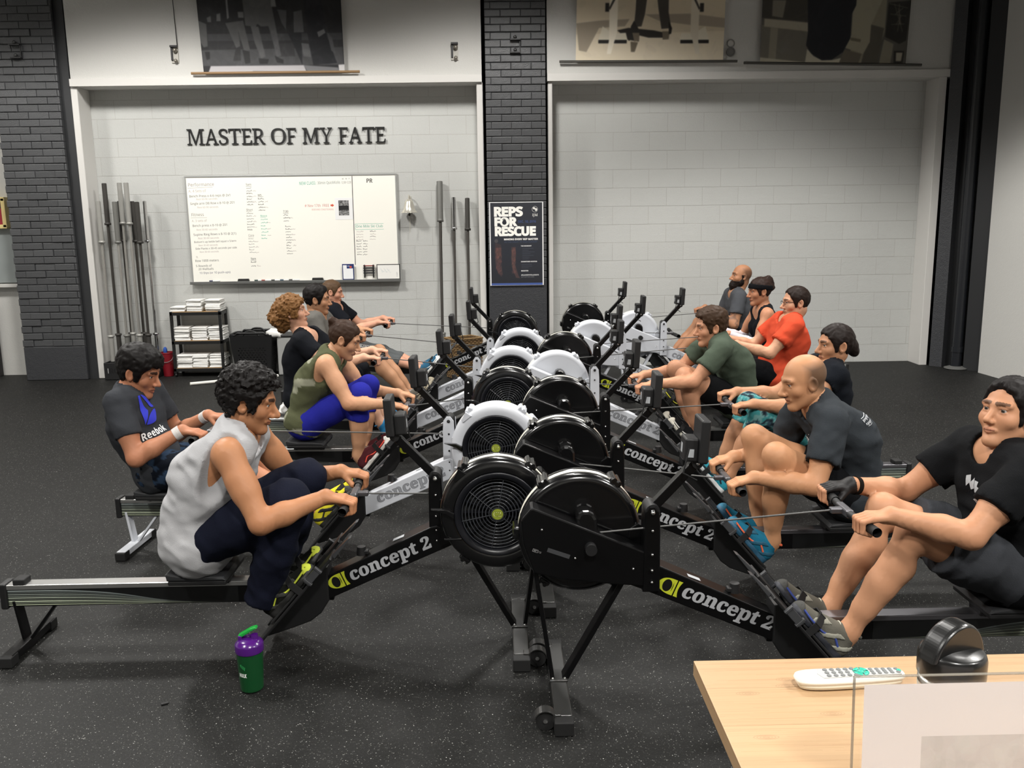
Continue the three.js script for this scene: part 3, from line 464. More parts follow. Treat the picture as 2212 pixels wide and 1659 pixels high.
{ // black plastic laundry basket with pierced walls
  const t = thing('laundry_basket', 'black plastic laundry basket with diamond holes beside the towel rack', 'basket', [-2.75, 0, -10.235]);
  const pl = M('basket_black', 0x161617, 0.4), H = 0.47;
  const wall = (w0, w1, rows, cols) => { // trapezoid with diamond holes
    const s = new THREE.Shape(); s.moveTo(-w0 / 2, 0); s.lineTo(w0 / 2, 0); s.lineTo(w1 / 2, H); s.lineTo(-w1 / 2, H); s.closePath();
    for (let j = 0; j < rows; j++) for (let i = 0; i < cols; i++) { const x = (i - (cols - 1) / 2 + (j % 2 ? 0.5 : 0)) * 0.037, y = 0.06 + j * 0.026, h = new THREE.Path(); if (Math.abs(x) > w0 / 2 - 0.04) continue; h.moveTo(x, y - 0.011); h.lineTo(x + 0.012, y); h.lineTo(x, y + 0.011); h.lineTo(x - 0.012, y); h.closePath(); s.holes.push(h); }
    return new THREE.ExtrudeGeometry(s, { depth: 0.005, bevelEnabled: false });
  };
  const F = wall(0.38, 0.47, 11, 10), S = wall(0.23, 0.3, 11, 6);
  part('pierced_wall', F.clone().rotateX(0.075).translate(0, 0, 0.115), pl, t); part('pierced_wall', F.clone().rotateX(-0.075).translate(0, 0, -0.12), pl, t);
  part('pierced_wall', S.clone().rotateX(0.095).rotateY(Math.PI / 2).translate(0.19, 0, 0), pl, t); part('pierced_wall', S.clone().rotateX(0.095).rotateY(-Math.PI / 2).translate(-0.19, 0, 0), pl, t);
  part('basket_bottom', rbox(0.38, 0.008, 0.24, 0.003, 0, 0.006, 0), pl, t);
  const rim = []; for (let i = 0; i <= 48; i++) { const a = i / 48 * Math.PI * 2, c = Math.cos(a), s = Math.sin(a), e = (v) => Math.sign(v) * Math.pow(Math.abs(v), 0.35); rim.push(V(0.24 * e(c), H + (Math.abs(c) < 0.35 && Math.abs(s) > 0.5 ? 0.02 : 0), 0.155 * e(s))); }
  part('basket_rim', tube(rim.slice(0, 48), 0.012, 120, 8, true), pl, t);
  for (const z of [0.15, -0.15]) part('basket_handle', tube([V(-0.09, H - 0.01, z), V(-0.05, H + 0.035, z), V(0.05, H + 0.035, z), V(0.09, H - 0.01, z)], 0.01, 24, 8), pl, t);
  const w = thing('used_towel', 'crumpled white towel hanging over the rim of the black laundry basket', 'towel', [-2.5, H - 0.05, -10.2]);
  const g = rbox(0.16, 0.07, 0.22, 0.03, 0, 0.06, 0, 5), p = g.attributes.position;
  for (let i = 0; i < p.count; i++) { const x = p.getX(i), y = p.getY(i), z = p.getZ(i); p.setXYZ(i, x + 0.02 * noise3(x * 20, y * 20, z * 20), y - 0.5 * Math.max(0, x - 0.02) + 0.02 * noise3(x * 18 + 7, y * 18, z * 18), z + 0.02 * noise3(x * 19, y * 19 + 5, z * 19)); }
  g.computeVertexNormals(); part('towel_cloth', g, M('white_towel'), w);
}
{
  const b = thing('storage_bin', 'pale grey storage bin by the wall behind the curly haired woman', 'bin', [-2.26, 0, -10.24]);
  part('bin_body', rbox(0.42, 0.44, 0.26, 0.02, 0, 0.22, 0, 3), M('bin_grey', 0x9a9b99, 0.55), b); part('bin_lid', rbox(0.44, 0.03, 0.28, 0.012, 0, 0.45, 0, 3), M('bin_lid_dark', 0x242424, 0.5), b);
  const k = thing('red_bucket', 'dark red plastic bucket standing left of the towel rack', 'bucket', [-3.735, 0, -10.2]); k.scale.set(0.54, 0.98, 0.54);
  part('bucket_wall', lathe([[0.1, 0.004], [0.135, 0.27], [0.142, 0.272], [0.142, 0.283], [0.13, 0.283], [0.095, 0.012], [0.001, 0.01]], 32), M('bucket_red', 0x7c1420, 0.4), k);
  part('bucket_handle', tube([V(-0.14, 0.27, 0), V(-0.12, 0.2, 0.1), V(0, 0.17, 0.135), V(0.12, 0.2, 0.1), V(0.14, 0.27, 0)], 0.004, 24, 6), M('wire_grey', 0x8a8a8a, 0.4, { metalness: 0.7 }), k);
  part('cleaning_cloth', ball(0.045, -0.03, 0.3, 0.02, 10).scale(1, 1, 1), M('blue_cloth', 0x2a4f9e, 0.9), k, 'blue cloth sticking out');
  const p = thing('pvc_pipe', 'white plastic pipe lying on the black floor behind the left rowers', 'pipe', [-2.87, 0.018, -9.79], Math.atan2(0.42, 0.84));
  const L = 0.94; part('pipe_wall', new THREE.CylinderGeometry(0.017, 0.017, L, 20, 1, true).rotateZ(Math.PI / 2), M('pvc_white', 0xe6e4dc, 0.35, { side: THREE.DoubleSide }), p); part('pipe_end', [new THREE.TorusGeometry(0.015, 0.002, 6, 20).rotateY(Math.PI / 2).translate(L / 2, 0, 0), new THREE.TorusGeometry(0.015, 0.002, 6, 20).rotateY(Math.PI / 2).translate(-L / 2, 0, 0)], M('pvc_white'), p);
}
{ // woven basket: each course of seagrass is a wavy strand
  const t = thing('woven_basket', 'brown woven seagrass basket on the floor left of the middle pier', 'basket', [-0.36, 0, -9.82], 0.55);
  const br = [M('weave_a', 0x6f5636, 0.85), M('weave_b', 0x5d472b, 0.9), M('weave_c', 0x7c6340, 0.85)], W = 0.17, D = 0.12;
  const loop = (y, ph, sc) => { const pts = [], per = [[-W, D], [W, D], [W, -D], [-W, -D]]; for (let e = 0; e < 4; e++) { const a = per[e], b = per[(e + 1) % 4], n = e % 2 ? 10 : 14; for (let i = 0; i < n; i++) { const u = i / n, off = 0.005 * (((i + ph) % 2) * 2 - 1), nx = e === 1 ? 1 : e === 3 ? -1 : 0, nz = e === 0 ? 1 : e === 2 ? -1 : 0; pts.push(V((a[0] + (b[0] - a[0]) * u) * sc + nx * off, y, (a[1] + (b[1] - a[1]) * u) * sc + nz * off)); } } return tube(pts, 0.0095, 96, 6, true); };
  for (let i = 0; i < 24; i++) { const m = part('woven_strand', loop(0.012 + i * 0.0185, i, 0.9 + 0.1 * i / 23), br[(i * 7) % 3], t); }
  part('basket_floor', rbox(2 * W * 0.9, 0.01, 2 * D * 0.9, 0.003, 0, 0.006, 0), br[1], t);
  part('inner_lining', [rbox(2 * W * 0.93, 0.42, 0.006, 0.002, 0, 0.22, D * 0.92), rbox(2 * W * 0.93, 0.42, 0.006, 0.002, 0, 0.22, -D * 0.92), rbox(0.006, 0.42, 2 * D * 0.9, 0.002, W * 0.93, 0.22, 0), rbox(0.006, 0.42, 2 * D * 0.9, 0.002, -W * 0.93, 0.22, 0)], br[1], t);
}
// ------------------------------------------------------------------ foreground: shaker, counter, remote, bottle, sign
{
  const t = thing('shaker_bottle', 'green shaker bottle with a purple lid and green flip cap on the floor', 'bottle', [-0.954, 0, -3.19], 0);
  const green = M('shaker_green', 0x0b4420, 0.3, { clearcoat: 0.5 }), purple = M('shaker_purple', 0x4a1570, 0.22, { clearcoat: 0.6 });
  part('cup', lathe([[0.001, 0.002], [0.04, 0.002], [0.043, 0.008], [0.05, 0.165], [0.05, 0.17], [0.001, 0.17]], 40), green, t);
  part('lid', lathe([[0.052, 0.158], [0.0535, 0.162], [0.0535, 0.186], [0.051, 0.192], [0.043, 0.2], [0.036, 0.206], [0.02, 0.21], [0.001, 0.211]], 40), purple, t);
  part('spout', [cyl(0.013, 0.015, 0.026, 0.022, 0.21, 0.0, 'y', 20), rbox(0.014, 0.03, 0.03, 0.004, -0.03, 0.208, 0)], purple, t);
  part('flip_cap', slab([[-0.036, 0.218], [-0.03, 0.212], [0.012, 0.238], [0.03, 0.247], [0.035, 0.25], [0.03, 0.256], [0.01, 0.25], [-0.036, 0.224]], -0.013, 0.013, 0.003), M('cap_green', 0x1f9a3c, 0.35), t);
  const gp = new THREE.CylinderGeometry(0.0502, 0.0468, 0.09, 24, 1, true, -1.15, 1.5).translate(0, 0.095, 0);
  part('shaker_print', gp, printMat('shaker_print', 256, 220, (g) => { g.clearRect(0, 0, 256, 220); g.fillStyle = '#2f8f4e'; for (let i = 0; i < 4; i++) { g.save(); g.translate(110 + i * 17, 42 + i * 8); g.rotate(0.25); g.fillRect(0, 0, 12, 34); g.restore(); } g.fillRect(96, 46, 14, 18); g.fillStyle = '#e9efe9'; g.font = '46px sans-serif'; g.strokeStyle = '#e9efe9'; g.lineWidth = 5; g.strokeText('HULK', 66, 170); g.fillText('HULK', 66, 170); }, 0.4, true), t);
  const d = thing('rubber_scrap', 'tiny dark scrap lying on the rubber floor near the shaker bottle', 'debris', [-1.25, 0.001, -3.09], 0.5);
  part('scrap', rbox(0.028, 0.006, 0.012, 0.002, 0, 0.003, 0), M('scrap_dark', 0x0e0e0e, 0.6), d);
}
{
  const T = 0.93, wood = canvas(1024, 1024, (g, w) => {
    g.fillStyle = '#d6bf9c'; g.fillRect(0, 0, w, w); const r = rng(23);
    const strips = [0, 120, 300, 470, 700, 880, 1024];
    for (let s = 0; s < strips.length - 1; s++) { const v = (r() - 0.5) * 16; g.fillStyle = `rgba(${214 + v | 0},${190 + v | 0},${152 + v | 0},0.85)`; g.fillRect(0, strips[s], w, strips[s + 1] - strips[s]); }
    for (let i = 0; i < 520; i++) { const y = r() * w, a = 0.08 + r() * 0.16; g.strokeStyle = `rgba(${130 + r() * 40 | 0},${95 + r() * 30 | 0},${58 + r() * 20 | 0},${a})`; g.lineWidth = 0.6 + r() * 1.6; g.beginPath(); const x = r() * w, L = 100 + r() * 600; g.moveTo(x, y); g.bezierCurveTo(x + L * 0.3, y + (r() - 0.5) * 10, x + L * 0.6, y + (r() - 0.5) * 10, x + L, y + (r() - 0.5) * 12); g.stroke(); }
    for (const y of [118, 468, 700]) { g.strokeStyle = 'rgba(120,92,60,0.5)'; g.lineWidth = 2; g.beginPath(); g.moveTo(0, y); for (let x = 0; x <= w; x += 64) g.lineTo(x, y + (r() - 0.5) * 4); g.stroke(); }
    for (let i = 0; i < 6; i++) { g.strokeStyle = 'rgba(110,84,56,0.35)'; g.lineWidth = 1.4; const x = r() * w, y = r() * w; for (let k = 1; k < 5; k++) { g.beginPath(); g.ellipse(x, y, 10 * k, 3 * k, 0, 0, 7); g.stroke(); } }
  });
  wood.wrapS = wood.wrapT = THREE.RepeatWrapping; wood.repeat.set(1.9, 1.9); wood.offset.set(0.2, 0.12);
  const wm = new THREE.MeshStandardMaterial({ map: wood, color: 0xd0c2b8, roughness: 0.45 }); wm.name = 'birch_top';
  const t = thing('counter', 'light birch wood counter top in the right foreground', 'counter', [0.364, 0, -1.581]);
  part('counter_top', boxUV(rbox(1.5, 0.03, 0.95, 0.0015, 0.75, T - 0.015, 0.475)), wm, t);
  part('counter_body', boxUV(rbox(1.3, T - 0.03, 0.6, 0.004, 0.9, (T - 0.03) / 2, 0.65)), M('counter_side', 0x6a5a44, 0.6), t);
}
{
  const t = thing('remote_control', 'white remote control with grey buttons and a teal ring on the counter', 'remote', [0.525, 0.931, -1.478], 0.03);
  const body = (k, y0, y1) => { const s = []; for (let i = 0; i <= 40; i++) { const a = i / 40 * Math.PI * 2, c = Math.cos(a), q = Math.sin(a), e = (v, p) => Math.sign(v) * Math.pow(Math.abs(v), p); const x = 0.098 + 0.1 * e(c, 0.6); s.push([x * k + 0.098 * (1 - k), (0.026 - 0.008 * (x / 0.2)) * e(q, 0.6) * k]); } return slab(s.slice(0, 40), y0, y1, 0.006).rotateX(-Math.PI / 2); };
  part('remote_base', body(0.95, 0.0, 0.014), M('remote_cream', 0xd9d2bd, 0.45), t); part('remote_top', body(1, 0.008, 0.022), M('remote_white', 0xe6e4da, 0.4), t);
  part('button_plate', slab([[0.045, -0.017], [0.188, -0.011], [0.193, 0], [0.188, 0.011], [0.045, 0.017], [0.038, 0]], 0.02, 0.0235, 0.001).rotateX(-Math.PI / 2), M('plate_grey', 0xa9aaa8, 0.5), t);
  const btn = M('button_grey', 0x6e706f, 0.5), teal = M('button_teal', 0x25a58d, 0.4);
  const bg = (x, z, m = btn, r = 0.0042) => part('button', new THREE.SphereGeometry(r, 12, 8).scale(1, 0.55, 1).translate(x, 0.0238, z), m, t);
  for (let i = 0; i < 4; i++) for (let j = -1; j <= 1; j++) bg(0.056 + i * 0.0125, j * 0.0105);
  for (let i = 0; i < 5; i++) for (let j = -1; j <= 1; j++) if (i < 4 || j) bg(0.138 + i * 0.0115, j * 0.0075 * (1 - i * 0.06), btn, 0.0037); bg(0.187, 0, teal, 0.004); bg(0.105, -0.0115); bg(0.105, 0.0115, btn); bg(0.109, 0.014, btn, 0.003);
  for (let k = 0; k < 4; k++) part('ring_button', new THREE.TorusGeometry(0.0105, 0.0038, 8, 10, 1.35).rotateZ(k * Math.PI / 2 + 0.11).rotateX(-Math.PI / 2).scale(1, 0.5, 1).translate(0.118, 0.0238, 0), teal, t);
  part('centre_button', new THREE.SphereGeometry(0.006, 14, 8).scale(1, 0.5, 1).translate(0.118, 0.0238, 0), teal, t);
}
{
  const t = thing('water_bottle', 'steel water bottle with a black straw lid standing on the counter behind the sign', 'bottle', [0.678, 0.931, -1.246], 0.35);
  const steel = M('brushed_steel', 0xb9b5ad, 0.28, { metalness: 1 }), lid = M('lid_black', 0x121212, 0.3, { clearcoat: 0.3 });
  part('bottle_body', lathe([[0.001, 0], [0.036, 0], [0.039, 0.004], [0.0445, 0.1], [0.046, 0.13], [0.046, 0.15], [0.001, 0.15]], 40), steel, t);
  part('bottle_lid', lathe([[0.046, 0.146], [0.0485, 0.149], [0.0485, 0.176], [0.046, 0.184], [0.042, 0.187], [0.025, 0.191], [0.001, 0.192]], 40), lid, t);
  const sh = new THREE.Shape(); sh.moveTo(-0.046, 0); sh.bezierCurveTo(-0.04, 0.022, -0.02, 0.046, 0.006, 0.046); sh.bezierCurveTo(0.028, 0.046, 0.04, 0.026, 0.044, 0); sh.closePath(); const hole = new THREE.Path(); hole.absellipse(0.006, 0.024, 0.021, 0.0145, 0, 6.2832, false); sh.holes.push(hole);
  part('carry_loop', new THREE.ExtrudeGeometry(sh, { depth: 0.02, bevelEnabled: true, bevelThickness: 0.008, bevelSize: 0.004, bevelSegments: 4, curveSegments: 20 }).translate(0, 0.18, -0.012), lid, t);
  part('straw_spout', [new THREE.CapsuleGeometry(0.0105, 0.03, 6, 16).rotateZ(Math.PI / 2).rotateY(0.3).translate(0.004, 0.2035, -0.006)], lid, t);
}
{
  const t = thing('sign_holder', 'clear acrylic sign holder with a white printed sheet on the counter', 'sign holder', [0.479, 0.931, -1.11], 0);
  const acr = M('acrylic', 0xffffff, 0.04, { transmission: 1, thickness: 0, ior: 1.49, side: THREE.DoubleSide });
  t.rotation.x = -0.06;
  part('front_pane', rbox(0.29, 0.214, 0.0022, 0.0008, 0.145, 0.107, 0.0022), acr, t); part('rear_pane', rbox(0.29, 0.214, 0.0022, 0.0008, 0.145, 0.107, -0.0024), acr, t);
  part('pane_edge', [rbox(0.0018, 0.214, 0.006, 0.0006, 0.0, 0.107, 0), rbox(0.29, 0.0016, 0.006, 0.0006, 0.145, 0.214, 0)], M('acrylic_edge', 0x8b867c, 0.2, { transparent: true, opacity: 0.55 }), t);
  part('foot', rbox(0.29, 0.003, 0.08, 0.001, 0.145, 0.0035, 0.0), acr, t);
  part('printed_sheet', new THREE.PlaneGeometry(0.27, 0.2).translate(0.149, 0.102, 0), printMat('sheet_print', 1024, 760, (g, w, h) => {
    g.fillStyle = '#e9e6e8'; g.fillRect(0, 0, w, h); const r = rng(51); g.save(); g.beginPath(); g.rect(310, 290, 714, 470); g.clip(); g.fillStyle = '#cfcccd'; g.fillRect(310, 290, 714, 470);
    for (let i = 0; i < 240; i++) { const v = 186 + r() * 40 | 0; g.fillStyle = `rgba(${v},${v},${v},0.16)`; g.beginPath(); g.ellipse(310 + r() * 714, 290 + r() * 470, 20 + r() * 60, 14 + r() * 44, r() * 3, 0, 7); g.fill(); } g.restore();
  }, 0.6), t);
}
{
  const t = thing('hand_towel', 'small crumpled white towel on the rail behind the woman in the olive tank', 'towel', [-1.62, 0.288, -6.775]);
  const g = new THREE.SphereGeometry(0.05, 20, 16), p = g.attributes.position;
  for (let i = 0; i < p.count; i++) { const x = p.getX(i), y = p.getY(i), z = p.getZ(i), n = 1 + 0.45 * noise3(x * 45, y * 45, z * 45); p.setXYZ(i, x * n * 0.9, Math.max(0, y + 0.04) * (1 + 0.3 * noise3(x * 60, 2, z * 60)), z * n * 0.8); }
  g.computeVertexNormals(); part('towel_cloth', g, M('white_towel'), t);
}

// ------------------------------------------------------------------ rowing machines
// own frame: x runs from the flywheel to the back of the rail, y up, the rower faces -x
const RM = {
  black: M('rower_black', 0x070708, 0.35, { specularIntensity: 0.5, clearcoat: 0.12, clearcoatRoughness: 0.2 }), cage: M('cage_black', 0x0a0a0b, 0.22, { clearcoat: 0.5, clearcoatRoughness: 0.15 }), plastic: M('rower_plastic', 0x151516, 0.5), rubber: M('rower_rubber', 0x101010, 0.75),
  foot: M('foot_paint', 0x2b2b2a, 0.35, { clearcoat: 0.3 }), white: M('rower_white', 0xc3c6cc, 0.38), alu: M('rail_alu', 0xc2c2c0, 0.3, { metalness: 0.9 }), steel: M('rail_steel', 0x77767a, 0.32, { metalness: 0.85 }), bolt: M('bolt_chrome', 0xe2e2e2, 0.15, { metalness: 1 }),
  band: M('fan_band', 0xd0cdc0, 0.6), grille: M('grille_black', 0x34363a, 0.3, { clearcoat: 0.4 }), ring: M('inner_ring', 0x121318, 0.35), seat: M('seat_pad', 0x222325, 0.6), strap: M('strap_black', 0x0f0f10, 0.85), buckle: M('buckle_grey', 0x3c3d3f, 0.4), chain: M('chain_steel', 0x5d5d5c, 0.45, { metalness: 0.6 }), screen: M('lcd', 0x6f776a, 0.2), pale: M('sticker_pale', 0xa7aaad, 0.5),
};
function concept(g, w, h, ink, edge, mark) {
  g.clearRect(0, 0, w, h); g.lineJoin = 'round';
  if (mark) {
    g.fillStyle = mark; g.beginPath(); g.moveTo(128, 14); g.bezierCurveTo(-28, 8, -28, 150, 128, 150); g.closePath(); g.fill(); g.fillStyle = '#0b0b0c'; g.beginPath(); g.ellipse(84, 82, 38, 52, 0, 0, 7); g.fill();
    g.fillStyle = mark; g.beginPath(); g.moveTo(118, 14); g.quadraticCurveTo(150, 82, 118, 150); g.lineTo(150, 150); g.lineTo(150, 14); g.fill(); g.beginPath(); g.moveTo(160, 14); g.lineTo(196, 14); g.quadraticCurveTo(164, 82, 196, 150); g.lineTo(160, 150); g.fill();
  }
  g.save(); g.font = 'bold 158px serif'; const s = 'concept 2', tw = g.measureText(s).width; g.translate(mark ? 214 : 150, 128); g.scale((w - (mark ? 222 : 160)) / tw, 1); g.transform(1, 0, -0.1, 1, 0, 0);
  g.strokeStyle = edge; g.lineWidth = 7; g.strokeText(s, 0, 0); g.fillStyle = ink; g.fillText(s, 0, 0); g.restore();
}
const DECAL = { black: printMat('decal_black', 1024, 176, (g, w, h) => concept(g, w, h, '#a3a5a8', '#a3a5a8', '#b3bb2e'), 0.4, true), white: printMat('decal_white', 1024, 176, (g, w, h) => concept(g, w, h, '#8d8f94', '#5a5c61', null), 0.4, true) };
const STRIPES = printMat('rail_stripes', 1024, 128, (g, w, h) => {
  g.fillStyle = '#0b0c0d'; g.fillRect(0, 0, w, h);
  for (let i = 0; i < 9; i++) { const y = 10 + i * 13.5; g.strokeStyle = `rgba(${150 + i * 8},${160 + i * 8},${158 + i * 4},${i % 2 ? 0.6 : 1})`; g.lineWidth = 8 - (i % 3) * 1.6; g.beginPath(); g.moveTo(w, y); g.bezierCurveTo(w * 0.75, y - 2, w * 0.6, y + 4, w * 0.42, y + (h - y) * 0.55); g.bezierCurveTo(w * 0.3, h - 12, w * 0.2, h - 4, w * 0.05, h); g.stroke(); }
  const f = g.createLinearGradient(0, 0, w, 0); f.addColorStop(0, 'rgba(11,12,13,1)'); f.addColorStop(0.35, 'rgba(11,12,13,0.5)'); f.addColorStop(0.8, 'rgba(11,12,13,0)'); g.fillStyle = f; g.fillRect(0, 0, w, h);
}, 0.4);
const BADGE = printMat('hub_badge', 128, 128, (g) => { g.fillStyle = '#20230f'; g.fillRect(0, 0, 128, 128); g.fillStyle = '#8f9a35'; g.beginPath(); g.arc(64, 64, 60, 0, 7); g.fill(); g.fillStyle = '#dfe68a'; g.font = 'bold 78px serif'; g.fillText('C2', 14, 92); g.strokeStyle = '#3b4012'; g.lineWidth = 3; g.strokeText('C2', 14, 92); }, 0.3);
const HUB = [0.085, 0.60], onHub = (g) => g.translate(HUB[0], HUB[1], 0);
const RG = (() => {
  const L = (pts, n = 64) => onHub(lathe(pts, n).rotateX(Math.PI / 2)), G = {};
  G.solid = L([[0.001, -0.048], [0.186, -0.048], [0.2, -0.044], [0.214, -0.046], [0.225, -0.056], [0.2285, -0.068], [0.2285, -0.084], [0.226, -0.088]]);
  G.vent = L([[0.226, -0.12], [0.2285, -0.124], [0.2285, -0.142], [0.225, -0.154], [0.214, -0.163], [0.196, -0.167], [0.178, -0.166], [0.172, -0.163]]);
  G.cone = L([[0.172, -0.1655], [0.168, -0.174], [0.15, -0.168], [0.144, -0.15], [0.143, -0.13]]);
  G.dark = onHub(new THREE.CircleGeometry(0.2, 40).rotateY(Math.PI).translate(0, 0, -0.115));
  G.blades = []; for (let i = 0; i < 18; i++) G.blades.push(onHub(box(0.1, 0.003, 0.02, 0.085, 0, -0.127).rotateZ(i * Math.PI / 9)));
  G.band = onHub(new THREE.CylinderGeometry(0.2278, 0.2278, 0.03, 64, 1, true).rotateX(Math.PI / 2).translate(0, 0, -0.104));
  G.rings = []; for (let i = 0; i < 9; i++) G.rings.push(onHub(new THREE.TorusGeometry(0.034 + i * 0.0134, 0.0024, 6, 48).translate(0, 0, -0.156)));
  G.spoke = (a) => onHub(bar(V(0.018, 0, 0), V(0.145, 0, 0), 0.004, 0.003, 0.001).rotateZ(a).translate(0, 0, -0.158));
  G.spokes = [0.7, 0.7 + Math.PI, -0.2, -0.2 + Math.PI, 1.75, 1.75 + Math.PI].map(G.spoke);
  G.badge = onHub(new THREE.CircleGeometry(0.0235, 24).rotateY(Math.PI).translate(0, 0, -0.1645)); G.hub = onHub(cyl(0.025, 0.027, 0.012, 0, 0, -0.158, 'z', 24));
  G.clamp = [55, 125, 235, 305, 180].map((d) => onHub(merge([rbox(0.03, 0.05, 0.094, 0.009, 0.2285, 0, -0.104), cyl(0.008, 0.008, 0.1, 0.24, 0.008, -0.104, 'z', 10), cyl(0.006, 0.006, 0.1, 0.24, -0.014, -0.104, 'z', 10)]).rotateZ(d * D2R)));
  G.lever = onHub(slab([[0.17, 0.012], [0.2, 0.028], [0.262, 0.03], [0.2, 0.008], [0.172, -0.012]], -0.184, -0.162, 0.003)); G.notch = onHub(slab([[0.12, 0.17], [0.165, 0.135], [0.172, 0.15], [0.15, 0.19]], -0.172, -0.16, 0.002)); G.notch2 = onHub(rbox(0.07, 0.008, 0.01, 0.003, 0.178, -0.1, -0.165));
  G.cover = slab([[-0.135, 0.688], [-0.128, 0.7], [-0.1, 0.733], [-0.09, 0.735], [0.325, 0.558], [0.33, 0.55], [0.33, 0.43], [0.2, 0.44], [0.0, 0.465], [-0.09, 0.49], [-0.128, 0.6]], -0.035, 0.052, 0.006);
  G.capTop = slab([[0.066, 0.6], [0.066, 0.685], [0.074, 0.704], [0.09, 0.713], [0.112, 0.713], [0.13, 0.702], [0.142, 0.682], [0.146, 0.6]], -0.047, 0.03, 0.012);
  G.knob = cyl(0.021, 0.021, 0.05, 0.115, 0.585, 0.06, 'z', 22);
  G.beam = slab([[0.2, 0.46], [0.335, 0.515], [0.365, 0.507], [0.80, 0.303], [0.80, 0.2], [0.60, 0.288], [0.30, 0.418]], -0.045, 0.045, 0.005);
  G.post = slab([[0.306, 0.41], [0.368, 0.41], [0.366, 0.66], [0.362, 0.715], [0.345, 0.736], [0.325, 0.736], [0.312, 0.715], [0.31, 0.66]], -0.036, 0.056, 0.005);
  G.postFace = slab([[0.304, 0.41], [0.37, 0.41], [0.368, 0.66], [0.364, 0.715], [0.347, 0.738], [0.327, 0.738], [0.31, 0.715], [0.308, 0.66]], 0.054, 0.06, 0.0015);
  G.postFaceR = G.postFace.clone().translate(0, 0, -0.096); G.flange = slab([[0.24, 0.46], [0.32, 0.43], [0.32, 0.63], [0.3, 0.64], [0.27, 0.62]], -0.06, -0.036, 0.003);
  G.bolts = (z) => [[0.337, 0.45], [0.337, 0.495], [0.337, 0.555], [0.337, 0.645], [0.337, 0.713]].map(([x, y], i) => ball(i === 4 ? 0.009 : 0.0055, x, y, z, 10));
  G.coverBolts = [[-0.06, 0.655], [0.06, 0.545], [0.27, 0.5], [0.78, 0.255], [0.785, 0.262]].slice(0, 4).map(([x, y], i) => ball(0.005, x, y, i === 3 ? 0.046 : 0.053, 10));
  G.legF = bar(V(-0.085, 0.5, 0.0), V(-0.022, 0.055, 0.0), 0.062, 0.016, 0.003); G.legF2 = bar(V(-0.02, 0.5, 0.035), V(-0.004, 0.06, 0.03), 0.005, 0.03, 0.002); G.legR = bar(V(0.24, 0.45, 0.0), V(0.022, 0.055, 0.0), 0.056, 0.022, 0.003);
  G.foot = rbox(0.062, 0.038, 0.54, 0.005, 0, 0.038, 0); G.footPlate = rbox(0.068, 0.008, 0.085, 0.002, 0, 0.059, 0); G.footBolts = [[-0.022, -0.03], [0.022, -0.03], [-0.022, 0.03], [0.022, 0.03]].map(([x, z]) => ball(0.006, x, 0.064, z, 8));
  G.footCap = rbox(0.068, 0.052, 0.075, 0.005, 0, 0.0345 - 0.008, 0); G.caster = merge([cyl(0.034, 0.034, 0.03, 0, 0.0345, 0, 'z', 28)]); G.casterHub = cyl(0.008, 0.008, 0.036, 0, 0.036, 0, 'z', 12); { const o = [], n = []; for (let k = 0; k <= 12; k++) { const a = (5 + k * 14.5) * D2R; o.push([0.041 * Math.cos(a), 0.036 + 0.041 * Math.sin(a)]); n.unshift([0.036 * Math.cos(a), 0.036 + 0.036 * Math.sin(a)]); } G.fork = merge([slab([...o, ...n], -0.021, 0.021, 0.001), rbox(0.03, 0.03, 0.034, 0.004, 0.04, 0.045, 0)]); }
  G.railTop = rbox(1.36, 0.022, 0.062, 0.004, 1.45, 0.276, 0); G.railBody = rbox(1.35, 0.078, 0.05, 0.004, 1.45, 0.229, 0); G.stripe = new THREE.PlaneGeometry(0.95, 0.072).translate(1.645, 0.229, 0.0262);
  G.stripeR = new THREE.PlaneGeometry(0.95, 0.072).scale(-1, 1, 1); { const i = G.stripeR.index.array; for (let k = 0; k < i.length; k += 3) [i[k], i[k + 1]] = [i[k + 1], i[k]]; } G.stripeR.rotateY(0).translate(0, 0, 0); G.stripeR = new THREE.PlaneGeometry(0.95, 0.072).rotateY(Math.PI); { const u = G.stripeR.attributes.uv; for (let k = 0; k < u.count; k++) u.setX(k, 1 - u.getX(k)); } G.stripeR.translate(1.645, 0.229, -0.0262);
  G.railCap = rbox(0.03, 0.112, 0.075, 0.008, 2.135, 0.238, 0); G.railStop = rbox(0.05, 0.03, 0.06, 0.006, 2.07, 0.295, 0);
  G.rearLeg = bar(V(2.1, 0.215, 0), V(2.075, 0.04, 0), 0.055, 0.014, 0.003); G.rearBrace = bar(V(1.93, 0.2, 0), V(2.05, 0.045, 0), 0.035, 0.012, 0.003); G.rearFoot = rbox(0.05, 0.034, 0.36, 0.005, 2.07, 0.03, 0); G.rearCaps = [-1, 1].map((s) => rbox(0.055, 0.044, 0.06, 0.005, 2.07, 0.023, s * 0.165));
  G.stretcher = slab([[0.79, 0.348], [0.81, 0.35], [1.066, 0.054], [1.05, 0.047], [0.95, 0.08], [0.87, 0.11], [0.825, 0.145], [0.79, 0.2]], -0.052, 0.052, 0.006);
  const pd = V(0.756 - 1.077, 0.422 - 0.05, 0).normalize(), tip = V(1.075, 0.05, 0);
  G.pad = (s) => bar(tip.clone().setZ(s * 0.098), tip.clone().addScaledVector(pd, 0.49).setZ(s * 0.098), 0.112, 0.012, 0.004); G.heel = (s) => bar(tip.clone().addScaledVector(pd, 0.11).setZ(s * 0.098).add(V(0.01, 0.01, 0)), tip.clone().addScaledVector(pd, 0.33).setZ(s * 0.098).add(V(0.01, 0.01, 0)), 0.088, 0.01, 0.004);
  const n = V(0.757, 0.653, 0), at = (k, h, z) => tip.clone().addScaledVector(pd, k).addScaledVector(n, h).setZ(z);
